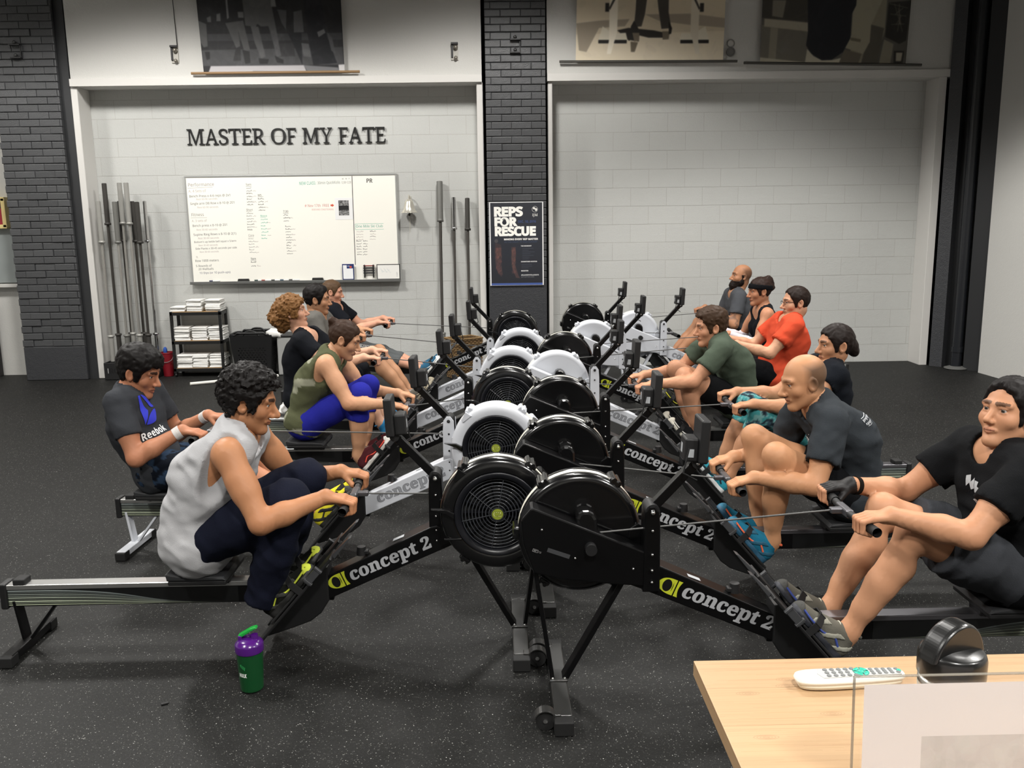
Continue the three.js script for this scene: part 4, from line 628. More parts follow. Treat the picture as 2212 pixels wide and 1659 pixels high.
  G.strap = (s) => { const c = s * 0.098, pts = [at(0.3, 0.0, c - 0.05), at(0.3, 0.055, c - 0.05), at(0.3, 0.088, c - 0.022), at(0.3, 0.088, c + 0.022), at(0.3, 0.055, c + 0.05), at(0.3, 0.0, c + 0.05)], g = []; for (let i = 0; i < 5; i++) g.push(bar(pts[i], pts[i + 1].clone().addScaledVector(pts[i + 1].clone().sub(pts[i]).normalize(), 0.004), 0.03, 0.004, 0.0015, pd)); return merge(g); };
  G.buckle = (s) => merge([bar(at(0.35, 0.012, s * 0.16), at(0.42, 0.012, s * 0.16), 0.01, 0.03, 0.002), bar(at(0.355, 0.012, s * 0.16), at(0.365, 0.012, s * 0.16), 0.016, 0.04, 0.002), bar(at(0.42, 0.012, s * 0.16), at(0.43, 0.012, s * 0.16), 0.016, 0.036, 0.002)]); G.toeTab = (s) => slab([[0, 0], [0.1, 0.006], [0.112, 0.012], [0, 0.018]], -0.02, 0.02, 0.002).rotateZ(2.29).translate(0.76, 0.42, s * 0.098);
  G.armTop = V(0.498, 0.886, 0.01); G.arm = bar(V(0.338, 0.713, 0.01), G.armTop, 0.036, 0.034, 0.004); G.pivot = [cyl(0.026, 0.026, 0.088, 0.338, 0.715, 0.01, 'z', 22), cyl(0.02, 0.02, 0.056, 0.498, 0.886, 0.01, 'z', 20)];
  G.monBody = rbox(0.034, 0.158, 0.128, 0.008, 0.012, 0.085, 0, 3); G.monBack = rbox(0.05, 0.085, 0.085, 0.008, -0.028, 0.05, 0, 3); G.monScreen = new THREE.PlaneGeometry(0.095, 0.07).rotateY(Math.PI / 2).translate(0.0302, 0.11, 0); G.monKeys = [-0.035, -0.012, 0.012, 0.035].map((z) => rbox(0.004, 0.01, 0.015, 0.002, 0.03, 0.05, z)); G.monSticker = new THREE.PlaneGeometry(0.026, 0.035).rotateY(-Math.PI / 2).translate(-0.0535, 0.05, -0.01); G.monPort = merge([rod(V(-0.04, 0.06, 0.05), V(-0.055, -0.03, 0.055), 0.003), rod(V(-0.055, -0.03, 0.055), V(0.0, -0.06, 0.035), 0.003)]);
  G.monStick2 = new THREE.PlaneGeometry(0.02, 0.03).translate(-0.03, 0.04, 0.0432);
  G.seatPad = slab([[-0.12, 0], [-0.11, 0.016], [-0.05, 0.022], [0.06, 0.024], [0.115, 0.034], [0.125, 0.028], [0.12, 0]], -0.14, 0.14, 0.008); G.seatPan = rbox(0.235, 0.02, 0.27, 0.006, 0, -0.01, 0); G.seatTruck = [rbox(0.2, 0.035, 0.085, 0.006, 0, -0.035, 0), cyl(0.017, 0.017, 0.09, -0.08, -0.035, 0, 'z', 14), cyl(0.017, 0.017, 0.09, 0.08, -0.035, 0, 'z', 14)];
  const hp = [V(0.012, 0.004, -0.25), V(0.006, 0.002, -0.14), V(0, 0, -0.05), V(0, 0, 0.05), V(0.006, 0.002, 0.14), V(0.012, 0.004, 0.25)]; G.handle = tube(hp, 0.014, 40, 12); G.grips = [-1, 1].map((s) => tube([V(0.0125, 0.004, s * 0.255), V(0.009, 0.003, s * 0.2), V(0.004, 0.001, s * 0.1)], 0.0172, 20, 14)); G.clip = [rbox(0.05, 0.02, 0.03, 0.005, -0.03, 0, 0), rbox(0.03, 0.03, 0.11, 0.008, 0, 0, 0)];
  const ang = -Math.atan2(0.21, 0.5); G.decalL = new THREE.PlaneGeometry(0.47, 0.08).rotateZ(ang).translate(0.576, 0.353, 0.0462); G.decalR = new THREE.PlaneGeometry(0.47, 0.08).rotateZ(-ang).rotateY(Math.PI).translate(0.576, 0.353, -0.0462);
  G.beamKnob = merge([cyl(0.018, 0.022, 0.035, 0.655, 0.398, 0, 'y', 16).rotateZ(0), rbox(0.03, 0.02, 0.03, 0.006, 0.64, 0.392, 0)]); G.sticker = new THREE.PlaneGeometry(0.05, 0.028).rotateX(-Math.PI / 2).rotateZ(ang).translate(0.5, 0.446, 0.012);
  G.labelA = new THREE.PlaneGeometry(0.085, 0.016).rotateZ(-0.35).translate(0.0, 0.565, 0.0532); G.labelB = new THREE.PlaneGeometry(0.05, 0.018).rotateZ(-0.35).translate(-0.08, 0.575, 0.0532);
  return G;
})();
const CE = printMat('rating_label', 160, 60, (g) => { g.clearRect(0, 0, 160, 60); g.strokeStyle = '#8c8c8c'; g.lineWidth = 4; g.strokeRect(36, 12, 62, 34); g.fillStyle = '#8c8c8c'; g.font = '30px sans-serif'; g.fillText('CE', 108, 42); g.fillRect(46, 20, 42, 6); g.fillRect(46, 32, 30, 6); }, 0.5, true);
function rower({ x, z, left, yaw = 0, white = false, seat = 1.4, handle = null, label }) {
  const t = thing('rowing_machine', label, 'rowing machine', [x, 0, z], (left ? Math.PI : 0) + yaw), f = white ? RM.white : RM.black, cg = white ? RM.white : RM.cage;
  const P = (n, g, m, parent = t) => part(n, g, m, parent);
  // front foot and legs
  const ff = P('front_foot', RG.foot, RM.foot); for (const s of [-1, 1]) { const c = P('end_cap', RG.footCap, RM.rubber, ff); c.position.z = s * 0.275; const w = P('caster_wheel', RG.caster, RM.rubber); w.position.set(-0.063, 0, s * 0.255); const h = P('wheel_axle', RG.casterHub, RM.bolt, w); const k = P('caster_fork', RG.fork, RM.foot); k.position.set(-0.063, 0, s * 0.255); }
  P('foot_plate', RG.footPlate, RM.foot, ff); for (const b of RG.footBolts) P('bolt', b, RM.bolt, ff);
  P('front_leg', [RG.legF], white ? RM.white : RM.black); P('front_leg', RG.legR, white ? RM.white : RM.black);
  // flywheel cage
  const c = P('flywheel_cage', RG.solid, cg); P('fan_backing', RG.dark, RM.strap, c); for (const b of RG.blades) P('fan_blade', b, RM.ring, c); P('fan_band', RG.band, RM.band, c);
  for (const g of RG.clamp) P('cage_clamp', g, white ? RM.white : RM.cage, c);
  const v = P('vent_cover', RG.vent, cg); P('vent_cone', RG.cone, RM.ring, v); for (const g of RG.rings) P('grille_ring', g, RM.grille, v); for (const g of RG.spokes) P('grille_spoke', g, RM.grille, v); P('hub_boss', RG.hub, RM.grille, v); P('hub_badge', RG.badge, BADGE, v); P('damper_lever', RG.lever, RM.cage, v); P('vent_rib', RG.notch, cg, v); P('vent_rib', RG.notch2, cg, v);
  const cv = P('chain_cover', RG.cover, f); P('axle_cover', RG.capTop, RM.cage, cv); P('cover_knob', RG.knob, RM.plastic, cv); for (const b of RG.coverBolts) P('bolt', b, RM.bolt, cv); P('cover_label', RG.labelA, RM.buckle, cv); P('rating_label', RG.labelB, CE, cv);
  // beam and post
  const bm = P('frame_beam', RG.beam, f); P('beam_lettering', RG.decalL, white ? DECAL.white : DECAL.black, bm); P('beam_lettering', RG.decalR, white ? DECAL.white : DECAL.black, bm); P('adjuster_knob', RG.beamKnob, RM.plastic, bm); P('pale_sticker', RG.sticker, RM.pale, bm);
  const po = P('monitor_post', RG.post, RM.black); if (white) { P('post_face', RG.postFace, RM.white, po); P('post_face', RG.postFaceR, RM.white, po); P('post_flange', RG.flange, RM.white, po); } else P('post_flange', RG.flange, RM.black, po);
  for (const b of [...RG.bolts(0.061), ...RG.bolts(-0.042)]) P('bolt', b, white ? RM.strap : RM.bolt, po);
  const arm = P('monitor_arm', RG.arm, RM.black); P('arm_pivot', RG.pivot[0], RM.plastic, arm); P('arm_pivot', RG.pivot[1], RM.plastic, arm); P('bolt', ball(0.009, 0.338, 0.715, 0.055, 10), RM.bolt, arm); P('bolt', ball(0.009, 0.338, 0.715, -0.035, 10), RM.bolt, arm); P('bolt', ball(0.008, 0.498, 0.886, 0.04, 10), RM.bolt, arm);
  const mon = P('monitor', RG.monBody, RM.plastic); mon.position.copy(RG.armTop); mon.rotation.z = -0.06; P('monitor_back', RG.monBack, RM.plastic, mon); P('screen', RG.monScreen, RM.screen, mon); for (const g of RG.monKeys) P('key', g, RM.buckle, mon); P('monitor_sticker', RG.monSticker, RM.pale, mon); P('monitor_sticker', RG.monStick2, RM.pale, mon); P('monitor_cable', RG.monPort, RM.strap, mon);
  // rail
  const rl = P('monorail', RG.railBody, RM.black); P('rail_top', RG.railTop, left || white ? RM.alu : RM.steel, rl); P('stripe_print', RG.stripe, STRIPES, rl); P('stripe_print', RG.stripeR, STRIPES, rl); P('rail_end', RG.railCap, RM.plastic, rl); P('seat_stop', RG.railStop, RM.rubber, rl);
  P('rear_leg', RG.rearLeg, f); P('rear_brace', RG.rearBrace, f); const rf = P('rear_foot', RG.rearFoot, f); for (const g of RG.rearCaps) P('end_cap', g, RM.rubber, rf);
  // foot stretcher
  P('foot_stretcher', RG.stretcher, RM.plastic); for (const s of [-1, 1]) { const p = P('footplate', RG.pad(s), RM.plastic); P('heel_rest', RG.heel(s), RM.rubber, p); P('foot_strap', RG.strap(s), RM.strap, p); P('strap_buckle', RG.buckle(s), RM.buckle, p); P('toe_tab', RG.toeTab(s), RM.buckle, p); }
  const se = P('seat', RG.seatPad, RM.seat); se.position.set(seat, 0.333, 0); P('seat_pan', RG.seatPan, RM.plastic, se); P('seat_rollers', RG.seatTruck, RM.plastic, se);
  const hp = handle ? V(handle[0], handle[1], 0) : V(0.43, 0.615, 0), hd = P('handle', RG.handle, RM.plastic); hd.position.copy(hp); for (const g of RG.grips) P('handle_grip', g, RM.rubber, hd); P('chain_clip', RG.clip, RM.steel, hd); P('chain', rod(V(0.14, 0.628, 0.02), hp.clone().add(V(-0.05, 0, 0)), 0.0038, 8), RM.chain);
  return t;
}

// ------------------------------------------------------------------ people: smooth fields meshed with surface nets
const smin = (a, b, k) => { const h = k - Math.abs(a - b); return h > 0 ? Math.min(a, b) - h * h / (4 * k) : Math.min(a, b); };
const smax = (a, b, k) => -smin(-a, -b, k);
const cap = (a, b, ra, rb = ra) => { const x = a.x, y = a.y, z = a.z, dx = b.x - x, dy = b.y - y, dz = b.z - z, L = 1 / Math.max(1e-9, dx * dx + dy * dy + dz * dz); return (px, py, pz) => { const ux = px - x, uy = py - y, uz = pz - z; let t = (ux * dx + uy * dy + uz * dz) * L; t = t < 0 ? 0 : t > 1 ? 1 : t; const ex = ux - dx * t, ey = uy - dy * t, ez = uz - dz * t; return Math.sqrt(ex * ex + ey * ey + ez * ez) - ra - (rb - ra) * t; }; };
const sph = (c, r) => { const { x, y, z } = c; return (px, py, pz) => Math.hypot(px - x, py - y, pz - z) - r; };
const ell = (cx, cy, cz, rx, ry, rz) => { const m = Math.min(rx, ry, rz); return (x, y, z) => { const a = (x - cx) / rx, b = (y - cy) / ry, c = (z - cz) / rz, k0 = Math.sqrt(a * a + b * b + c * c), k1 = Math.sqrt(a * a / (rx * rx) + b * b / (ry * ry) + c * c / (rz * rz)); return k1 < 1e-9 ? -m : k0 * (k0 - 1) / k1; }; };
const blend = (k, list) => (x, y, z) => { let d = list[0](x, y, z); for (let i = 1; i < list.length; i++) d = smin(d, list[i](x, y, z), k); return d; };
const half = (p, n) => (x, y, z) => (x - p.x) * n.x + (y - p.y) * n.y + (z - p.z) * n.z;       // keeps the side against n
const poly2 = (pts) => (x, y) => { let d = 1e9, s = 1; for (let i = 0, j = pts.length - 1; i < pts.length; j = i++) { const [ax, ay] = pts[i], [bx, by] = pts[j], ex = bx - ax, ey = by - ay, wx = x - ax, wy = y - ay, t = Math.max(0, Math.min(1, (wx * ex + wy * ey) / (ex * ex + ey * ey))), qx = wx - ex * t, qy = wy - ey * t; d = Math.min(d, qx * qx + qy * qy); const c1 = y >= ay, c2 = y < by, c3 = ex * wy > ey * wx; if ((c1 && c2 && c3) || (!c1 && !c2 && !c3)) s = -s; } return s * Math.sqrt(d); };
function netMesh(f, lo, hi, h, colour) {
  const B = 6, n = [0, 1, 2].map((i) => Math.ceil((hi.getComponent(i) - lo.getComponent(i)) / h / B) * B + 1), [nx, ny, nz] = n, F = new Float32Array(nx * ny * nz), sx = 1, sy = nx, sz = nx * ny, reach = h * B * 0.87 * 1.25 + 0.02;
  const X = (i) => lo.x + i * h, Y = (j) => lo.y + j * h, Z = (k) => lo.z + k * h;
  for (let k0 = 0; k0 < nz; k0 += B) for (let j0 = 0; j0 < ny; j0 += B) for (let i0 = 0; i0 < nx; i0 += B) {
    const k1 = Math.min(nz, k0 + B), j1 = Math.min(ny, j0 + B), i1 = Math.min(nx, i0 + B), c = f(X(i0 + B / 2 - 0.5), Y(j0 + B / 2 - 0.5), Z(k0 + B / 2 - 0.5)), far = Math.abs(c) > reach;
    for (let k = k0; k < k1; k++) for (let j = j0; j < j1; j++) for (let i = i0; i < i1; i++) F[i + j * sy + k * sz] = far ? c : f(X(i), Y(j), Z(k));
  }
  const id = new Int32Array(nx * ny * nz).fill(-1), pos = [], idx = [], E = [[0, 1], [2, 3], [4, 5], [6, 7], [0, 2], [1, 3], [4, 6], [5, 7], [0, 4], [1, 5], [2, 6], [3, 7]];
  for (let k = 0; k < nz - 1; k++) for (let j = 0; j < ny - 1; j++) for (let i = 0; i < nx - 1; i++) {
    const o = i + j * sy + k * sz; let m = 0; const v = [F[o], F[o + 1], F[o + sy], F[o + sy + 1], F[o + sz], F[o + sz + 1], F[o + sz + sy], F[o + sz + sy + 1]]; for (let q = 0; q < 8; q++) if (v[q] < 0) m |= 1 << q; if (m === 0 || m === 255) continue;
    let x = 0, y = 0, z = 0, c = 0; for (const [a, b] of E) if ((v[a] < 0) !== (v[b] < 0)) { const t = v[a] / (v[a] - v[b]); x += (a & 1) + ((b & 1) - (a & 1)) * t; y += ((a >> 1) & 1) + (((b >> 1) & 1) - ((a >> 1) & 1)) * t; z += (a >> 2) + ((b >> 2) - (a >> 2)) * t; c++; }
    id[o] = pos.length / 3; pos.push(X(i + x / c), Y(j + y / c), Z(k + z / c));
  }
  const quad = (a, b, c, d, flip) => { if (a < 0 || b < 0 || c < 0 || d < 0) return; flip ? idx.push(a, c, b, a, d, c) : idx.push(a, b, c, a, c, d); };
  for (let k = 1; k < nz - 1; k++) for (let j = 1; j < ny - 1; j++) for (let i = 1; i < nx - 1; i++) {
    const o = i + j * sy + k * sz, s = F[o] < 0;
    if (s !== F[o + 1] < 0) quad(id[o - sy - sz], id[o - sz], id[o], id[o - sy], !s);
    if (s !== F[o + sy] < 0) quad(id[o - 1 - sz], id[o - 1], id[o], id[o - sz], !s);
    if (s !== F[o + sz] < 0) quad(id[o - 1 - sy], id[o - sy], id[o], id[o - 1], !s);
  }
  const g = new THREE.BufferGeometry(), N = pos.length / 3, uv = new Float32Array(N * 2);
  for (let i = 0; i < N; i++) { uv[i * 2] = (pos[i * 3] + 0.5 * pos[i * 3 + 2]) * 3; uv[i * 2 + 1] = (pos[i * 3 + 1] + 0.3 * pos[i * 3 + 2]) * 3; }
  g.setAttribute('position', new THREE.BufferAttribute(new Float32Array(pos), 3)); g.setAttribute('uv', new THREE.BufferAttribute(uv, 2)); g.setIndex(idx); g.computeVertexNormals();
  if (colour) { const C = new Float32Array(N * 3); for (let i = 0; i < N; i++) { const c = colour(pos[i * 3], pos[i * 3 + 1], pos[i * 3 + 2]); C[i * 3] = c[0]; C[i * 3 + 1] = c[1]; C[i * 3 + 2] = c[2]; } g.setAttribute('color', new THREE.BufferAttribute(C, 3)); }
  return g;
}
const lin = (hex) => new THREE.Color(hex).toArray(), mixc = (a, b, t) => [0, 1, 2].map((i) => a[i] + (b[i] - a[i]) * t);
const ik = (a, b, l1, l2, pole) => { const d = b.clone().sub(a); let L = d.length(); const m = (l1 + l2) * 0.999; if (L > m) { const k = L / m; l1 *= k; l2 *= k; } d.divideScalar(L); const t = (l1 * l1 - l2 * l2 + L * L) / (2 * L), h = Math.sqrt(Math.max(0, l1 * l1 - t * t)), p = pole.clone().addScaledVector(d, -pole.dot(d)).normalize(); return a.clone().addScaledVector(d, t).addScaledVector(p, h); };
const SKIN = M('skin', 0xefe5d7, 0.5, { vertexColors: true, specularIntensity: 0.5 }), EYE = M('eye_white', 0xffffff, 0.2, { vertexColors: true });
// shoes: one upper, one sole, laces, in a frame of toe direction x, instep y
const SHOE = (() => {
  const outline = blend(0.03, [cap(V(0.035, 0, 0), V(0.11, 0, 0.002), 0.035, 0.034), cap(V(0.11, 0, 0.002), V(0.215, 0, 0.004), 0.036, 0.043), cap(V(0.215, 0, 0.004), V(0.245, 0, -0.006), 0.043, 0.032)]);
  const up = blend(0.025, [cap(V(0.036, 0.03, 0), V(0.11, 0.035, 0), 0.034, 0.034), cap(V(0.11, 0.04, 0), V(0.24, 0.02, 0), 0.036, 0.032), cap(V(0.038, 0.05, 0), V(0.05, 0.092, 0), 0.034, 0.037), cap(V(0.06, 0.085, 0), V(0.15, 0.048, 0), 0.03, 0.03)]);
  const upper = netMesh((x, y, z) => smax(smax(up(x, y, z), 0.014 - y, 0.004), -(Math.hypot((x - 0.048) * 0.8, z) - 0.027 + Math.max(0, 0.1 - y)), 0.006), V(-0.02, -0.02, -0.07), V(0.31, 0.16, 0.07), 0.0055);
  const sole = netMesh((x, y, z) => smax(outline(x, 0, z) - 0.002 * Math.sin(x * 60), Math.abs(y - 0.011 - 0.006 * Math.max(0, (x - 0.2) / 0.1)) - 0.011 - (x < 0.09 ? 0.004 : 0), 0.004), V(-0.02, -0.03, -0.07), V(0.31, 0.06, 0.07), 0.0055);
  const skin2 = (g, lim) => (x, y, z) => smax(Math.abs(up(x, y, z) + 0.0005) - 0.0036, g(x, y, z), 0.001);
  const toe = netMesh(skin2((x, y, z) => Math.max(0.222 + y * 0.6 - x, 0.012 - y)), V(0.15, -0.02, -0.07), V(0.31, 0.1, 0.07), 0.0045);
  const overlay = netMesh(skin2((x, y, z) => Math.max(0.35 - Math.sin((x * 0.9 + y * 1.1) * 95), 0.02 - y, x - 0.2, y - 0.075, 0.012 - Math.abs(z)) * (Math.max(0.35 - Math.sin((x * 0.9 + y * 1.1) * 95)) > 0 ? 0.01 : 1)), V(-0.02, 0.0, -0.07), V(0.24, 0.14, 0.07), 0.0045);
  const laces = []; for (let i = 0; i < 5; i++) { const x = 0.10 + i * 0.022, y = 0.096 - i * 0.0125; laces.push(tube([V(x, y - 0.02, -0.026), V(x + 0.006, y + 0.001, -0.01), V(x + 0.008, y + 0.0015, 0.01), V(x, y - 0.02, 0.026)], 0.0028, 10, 5)); }
  const accent = merge([-1, 1].map((s) => tube([V(0.06, 0.036, s * 0.037), V(0.1, 0.05, s * 0.0375), V(0.14, 0.032, s * 0.0385), V(0.2, 0.03, s * 0.039), V(0.25, 0.034, s * 0.03)], 0.0045, 24, 6)));
  const collar = tube(Array.from({ length: 14 }, (_, i) => { const a = i / 14 * Math.PI * 2; return V(0.048 + 0.036 * Math.cos(a), 0.108 - 0.012 * Math.cos(a), 0.03 * Math.sin(a)); }), 0.0055, 40, 6, true);
  return { upper, sole, laces: merge(laces), accent, collar, toe, overlay };
})();
const KNIT = (key, c, extra = {}) => M(key, c, 0.9, { bumpMap: clothBump, bumpScale: 0.0016, specularIntensity: 0.25, ...extra });
const clothMats = new Map();
function cloth(c, vc) { const k = c + (vc ? 'v' : ''); if (!clothMats.has(k)) clothMats.set(k, KNIT('cloth_' + clothMats.size, vc ? 0xffffff : c, vc ? { vertexColors: true } : {})); return clothMats.get(k); }

function person(o) {
  const R = ROWERS[o.on], ang = (R.left ? Math.PI : 0) + (R.yaw ?? 0), hx = o.hip, near = o.detail ?? 1, fem = !!o.female, g = o.girth ?? (fem ? 0.9 : 1), S = o.size ?? (fem ? 0.95 : 1), sw = (fem ? 0.165 : 0.19) * (o.broad ?? 1);
  const wpos = V(hx, 0, 0).applyAxisAngle(V(0, 1, 0), ang).add(V(R.x, 0, R.z));
  const t = thing('person', o.label, 'person', wpos.toArray(), ang), Q = (u, y, z = 0) => V(u - hx, y, z);
  const H = V(0, 0.462, 0), Mid = Q(o.sh[0], o.sh[1]), sp = Mid.clone().sub(H), len = sp.length(); sp.normalize(); const front = V(-sp.y, sp.x, 0), bow = o.bow ?? 0.03;
  const at = (k, f, z = 0) => H.clone().addScaledVector(sp, len * k).addScaledVector(front, f - bow * Math.sin(Math.PI * Math.max(0, Math.min(1, k)))).setZ(z);
  const hc = Q(o.head[0], o.head[1], 0), pt = (o.gaze ?? 0) * D2R, yw = (o.turn ?? 0) * D2R, hs = (fem ? 0.96 : 1) * (o.headSize ?? 1);
  const hX = V(-Math.cos(pt) * Math.cos(yw), Math.sin(pt), Math.cos(pt) * Math.sin(yw)), hY = V(Math.sin(pt) * Math.cos(yw), Math.cos(pt), -Math.sin(pt) * Math.sin(yw)), hZ = hX.clone().cross(hY);
  const HW = (x, y, z) => hc.clone().addScaledVector(hX, x * hs).addScaledVector(hY, y * hs).addScaledVector(hZ, z * hs);
  const HL = (x, y, z) => { const a = x - hc.x, b = y - hc.y, c = z - hc.z; return [(a * hX.x + b * hX.y + c * hX.z) / hs, (a * hY.x + b * hY.y + c * hY.z) / hs, (a * hZ.x + b * hZ.y + c * hZ.z) / hs]; };
  const inHead = (f) => (x, y, z) => { const [a, b, c] = HL(x, y, z); return f(a, b, c) * hs; };
  // joints
  const ua = 0.30 * S, fa = 0.262 * S, th = 0.45 * S, shn = 0.435 * S, bar0 = Q(o.handle[0], o.handle[1]);
  const J = [1, -1].map((s) => {           // s = +1 is the person's left, on the +z side
    const sh = Mid.clone().addScaledVector(front, 0.015).setZ(s * sw), B = bar0.clone().add(V(0.008, 0.003, s * 0.178)), dir = B.clone().sub(sh).setZ(0).normalize(), e1 = dir.clone().lerp(V(-1, 0, 0), 0.45).normalize(), e3 = V(e1.y, -e1.x, 0);
    const wr = B.clone().addScaledVector(e1, -0.086).addScaledVector(e3, 0.02), el = ik(sh, wr, ua, fa, V(o.elbowBack ?? 0.25, -1, s * (o.elbowOut ?? 0.35)));
    const hip = at(0, 0, s * 0.085), org = V(1.0103 - hx, 0.1526, s * 0.098), ank = V(1.05 - hx, 0.259, s * 0.098), kn = ik(hip, ank, th, shn, V(-0.2, 1, s * (o.kneeOut ?? 0.12)));
    return { s, sh, B, e1, e3, wr, el, hip, ank, kn, org };
  });
  const nb = at(1.02, 0.0), skullBase = HW(-0.028, -0.055, 0);
  const torsoParts = (e) => [cap(at(0, 0, -0.07 * g), at(0, 0, 0.07 * g), 0.104 * g + e), cap(at(-0.02, -0.045, -0.07), at(-0.02, -0.045, 0.07), 0.086 * g + e), cap(at(0.33, 0.0, -0.05 * g), at(0.33, 0.0, 0.05 * g), 0.1 * g + e), sph(at(0.3, 0.035 + (o.belly ?? 0), 0), 0.085 * g + (o.belly ?? 0) * 0.6 + e), cap(at(0.62, 0, -0.065 * g), at(0.62, 0, 0.065 * g), 0.108 * g + e), cap(at(0.84, 0.0, -0.1), at(0.84, 0.0, 0.1), 0.078 * g + e), ...[-1, 1].map((s) => sph(at(fem ? 0.68 : 0.76, fem ? 0.07 : 0.052, s * 0.07), (fem ? 0.062 : 0.056) + e)), cap(J[0].sh.clone().setZ(0.13), J[1].sh.clone().setZ(-0.13), 0.054 + e), cap(at(1.07, -0.01, 0), J[0].sh.clone().lerp(at(1, 0, 0), 0.35), 0.045 + e, 0.042 + e), cap(at(1.07, -0.01, 0), J[1].sh.clone().lerp(at(1, 0, 0), 0.35), 0.045 + e, 0.042 + e)];
  const torso = blend(0.05, torsoParts(0)), neckR = (fem ? 0.046 : 0.056) * (o.neck ?? 1), neck = cap(nb, skullBase, neckR * 1.08, neckR);
  const lerp = (a, b, k) => a.clone().lerp(b, k), am = o.arm ?? (fem ? 0.86 : 1), lm = o.leg ?? (fem ? 0.97 : 1);
  const armF = J.map((j) => blend(0.022, [sph(j.sh.clone().add(V(0, -0.008, -j.s * 0.004)), 0.058 * am), cap(j.sh, lerp(j.sh, j.el, 0.55), 0.054 * am, 0.051 * am), cap(lerp(j.sh, j.el, 0.4), j.el, 0.051 * am, 0.041 * am), cap(j.el, lerp(j.el, j.wr, 0.35), 0.042 * am, 0.043 * am), cap(lerp(j.el, j.wr, 0.35), j.wr, 0.042 * am, 0.0275 * am)]));
  const legF = J.map((j) => { const back = V(0.35, -0.25, 0).addScaledVector(j.ank.clone().sub(j.kn).normalize(), 0); const calf = lerp(j.kn, j.ank, 0.3).addScaledVector(back, 0.05); return blend(0.03, [cap(j.hip, lerp(j.hip, j.kn, 0.5), 0.094 * lm, 0.08 * lm), cap(lerp(j.hip, j.kn, 0.45), j.kn, 0.08 * lm, 0.058 * lm), cap(j.kn, lerp(j.kn, j.ank, 0.5), 0.053 * lm, 0.05 * lm), sph(calf, 0.05 * lm), cap(calf, lerp(j.kn, j.ank, 0.75), 0.048 * lm, 0.038 * lm), cap(lerp(j.kn, j.ank, 0.5), j.ank, 0.046 * lm, 0.034 * lm), cap(j.ank, j.ank.clone().lerp(j.org, 0.4), 0.035 * lm, 0.03), sph(lerp(j.kn, j.hip, 0.02).add(V(-0.012, 0.012, 0)), 0.048 * lm)]); });
  const trunk = (x, y, z) => smin(torso(x, y, z), neck(x, y, z), 0.035);
  const bodyF = (x, y, z) => { const T = trunk(x, y, z), A = Math.min(armF[0](x, y, z), armF[1](x, y, z)), L = Math.min(legF[0](x, y, z), legF[1](x, y, z)); return Math.min(smin(T, A, 0.03), smin(T, L, 0.03)); };
  const base = lin(o.skin), tint = (x, y, z, c) => { const n = noise3(x * 26, y * 26, z * 26) * 0.05 + noise3(x * 9, y * 9, z * 9) * 0.04; return [c[0] * (1 + n), c[1] * (1 + n * 1.25), c[2] * (1 + n * 1.3)]; };
  const flush = mixc(base, [base[0] * 1.08, base[1] * 0.72, base[2] * 0.68], o.flush ?? 0.25);
  const pts = [H, Mid, hc, ...J.flatMap((j) => [j.sh, j.el, j.wr, j.kn, j.ank, j.org])], lo = V(9, 9, 9), hi = V(-9, -9, -9); for (const p of pts) { lo.min(p); hi.max(p); } lo.addScalar(-0.2); hi.addScalar(0.2); lo.y = Math.max(lo.y, 0.1);
  const lowHi = V(hi.x, Math.max(Mid.y, H.y) + 0.2, hi.z);
  const bodyG = netMesh(bodyF, lo, V(hi.x, hi.y - 0.12, hi.z), 0.0105 * near, (x, y, z) => { let k = 0; for (const j of J) k = Math.max(k, 1 - Math.hypot(x - j.el.x, y - j.el.y, z - j.el.z) / 0.07, 1 - Math.hypot(x - j.kn.x, y - j.kn.y, z - j.kn.z) / 0.07); let c = mixc(base, flush, 0.25 + Math.max(0, k) * 0.6); if (o.tattoo && noise3(x * 40, y * 40, z * 40) > 0.05 && J.some((j) => armF[j.s > 0 ? 0 : 1](x, y, z) < 0.02)) c = mixc(c, [0.06, 0.06, 0.07], 0.55); return tint(x, y, z, c); });
  // head
  const nk = o.nose ?? 1, skull = ell(-0.012, 0.035, 0, 0.098, 0.09, 0.0765), face = ell(0.02, -0.026, 0, 0.074, 0.094, 0.06), jw = fem ? 0.9 : 1, cheek = o.cheek ?? 1;
  const cran = (x, y, z) => smin(skull(x, y, z), face(x, y, z), 0.03), zz = (f) => (x, y, z) => f(x, y, Math.abs(z));
  const jaw = zz(blend(0.02, [cap(V(-0.002, -0.055, 0.048 * jw), V(0.064, -0.1, 0.012), 0.02, 0.02), sph(V(0.077, -0.1, 0), 0.021), sph(V(0.056, -0.022, 0.042), 0.024 * cheek), cap(V(0.088, 0.029, 0.01), V(0.075, 0.031, 0.05), 0.008, 0.007)]));
  const nose = zz(blend(0.01, [cap(V(0.084, 0.018, 0), V(0.1 + 0.017 * nk, -0.027, 0), 0.0085 * nk, 0.0115 * nk), sph(V(0.097 + 0.006 * nk, -0.033, 0.0115 * nk), 0.0085 * nk)]));
  const open = o.mouth ?? 0, lipU = zz(cap(V(0.0975, -0.0575, 0), V(0.085, -0.06, 0.022), 0.0062, 0.0035)), lipL = zz(cap(V(0.0955, -0.0685 - open, 0), V(0.084, -0.063 - open * 0.4, 0.02), 0.0066, 0.0035)), slit = zz(cap(V(0.106, -0.063 - open / 2, 0), V(0.092, -0.0615 - open / 3, 0.02), 0.0018 + open * 0.45, 0.001));
  const socket = zz(sph(V(0.097, 0.0115, 0.032), 0.0175)), lids = zz(blend(0.004, [cap(V(0.0845, 0.0205, 0.02), V(0.08, 0.0195, 0.043), 0.0046, 0.0042), cap(V(0.083, 0.0035, 0.022), V(0.079, 0.004, 0.042), 0.0034)]));
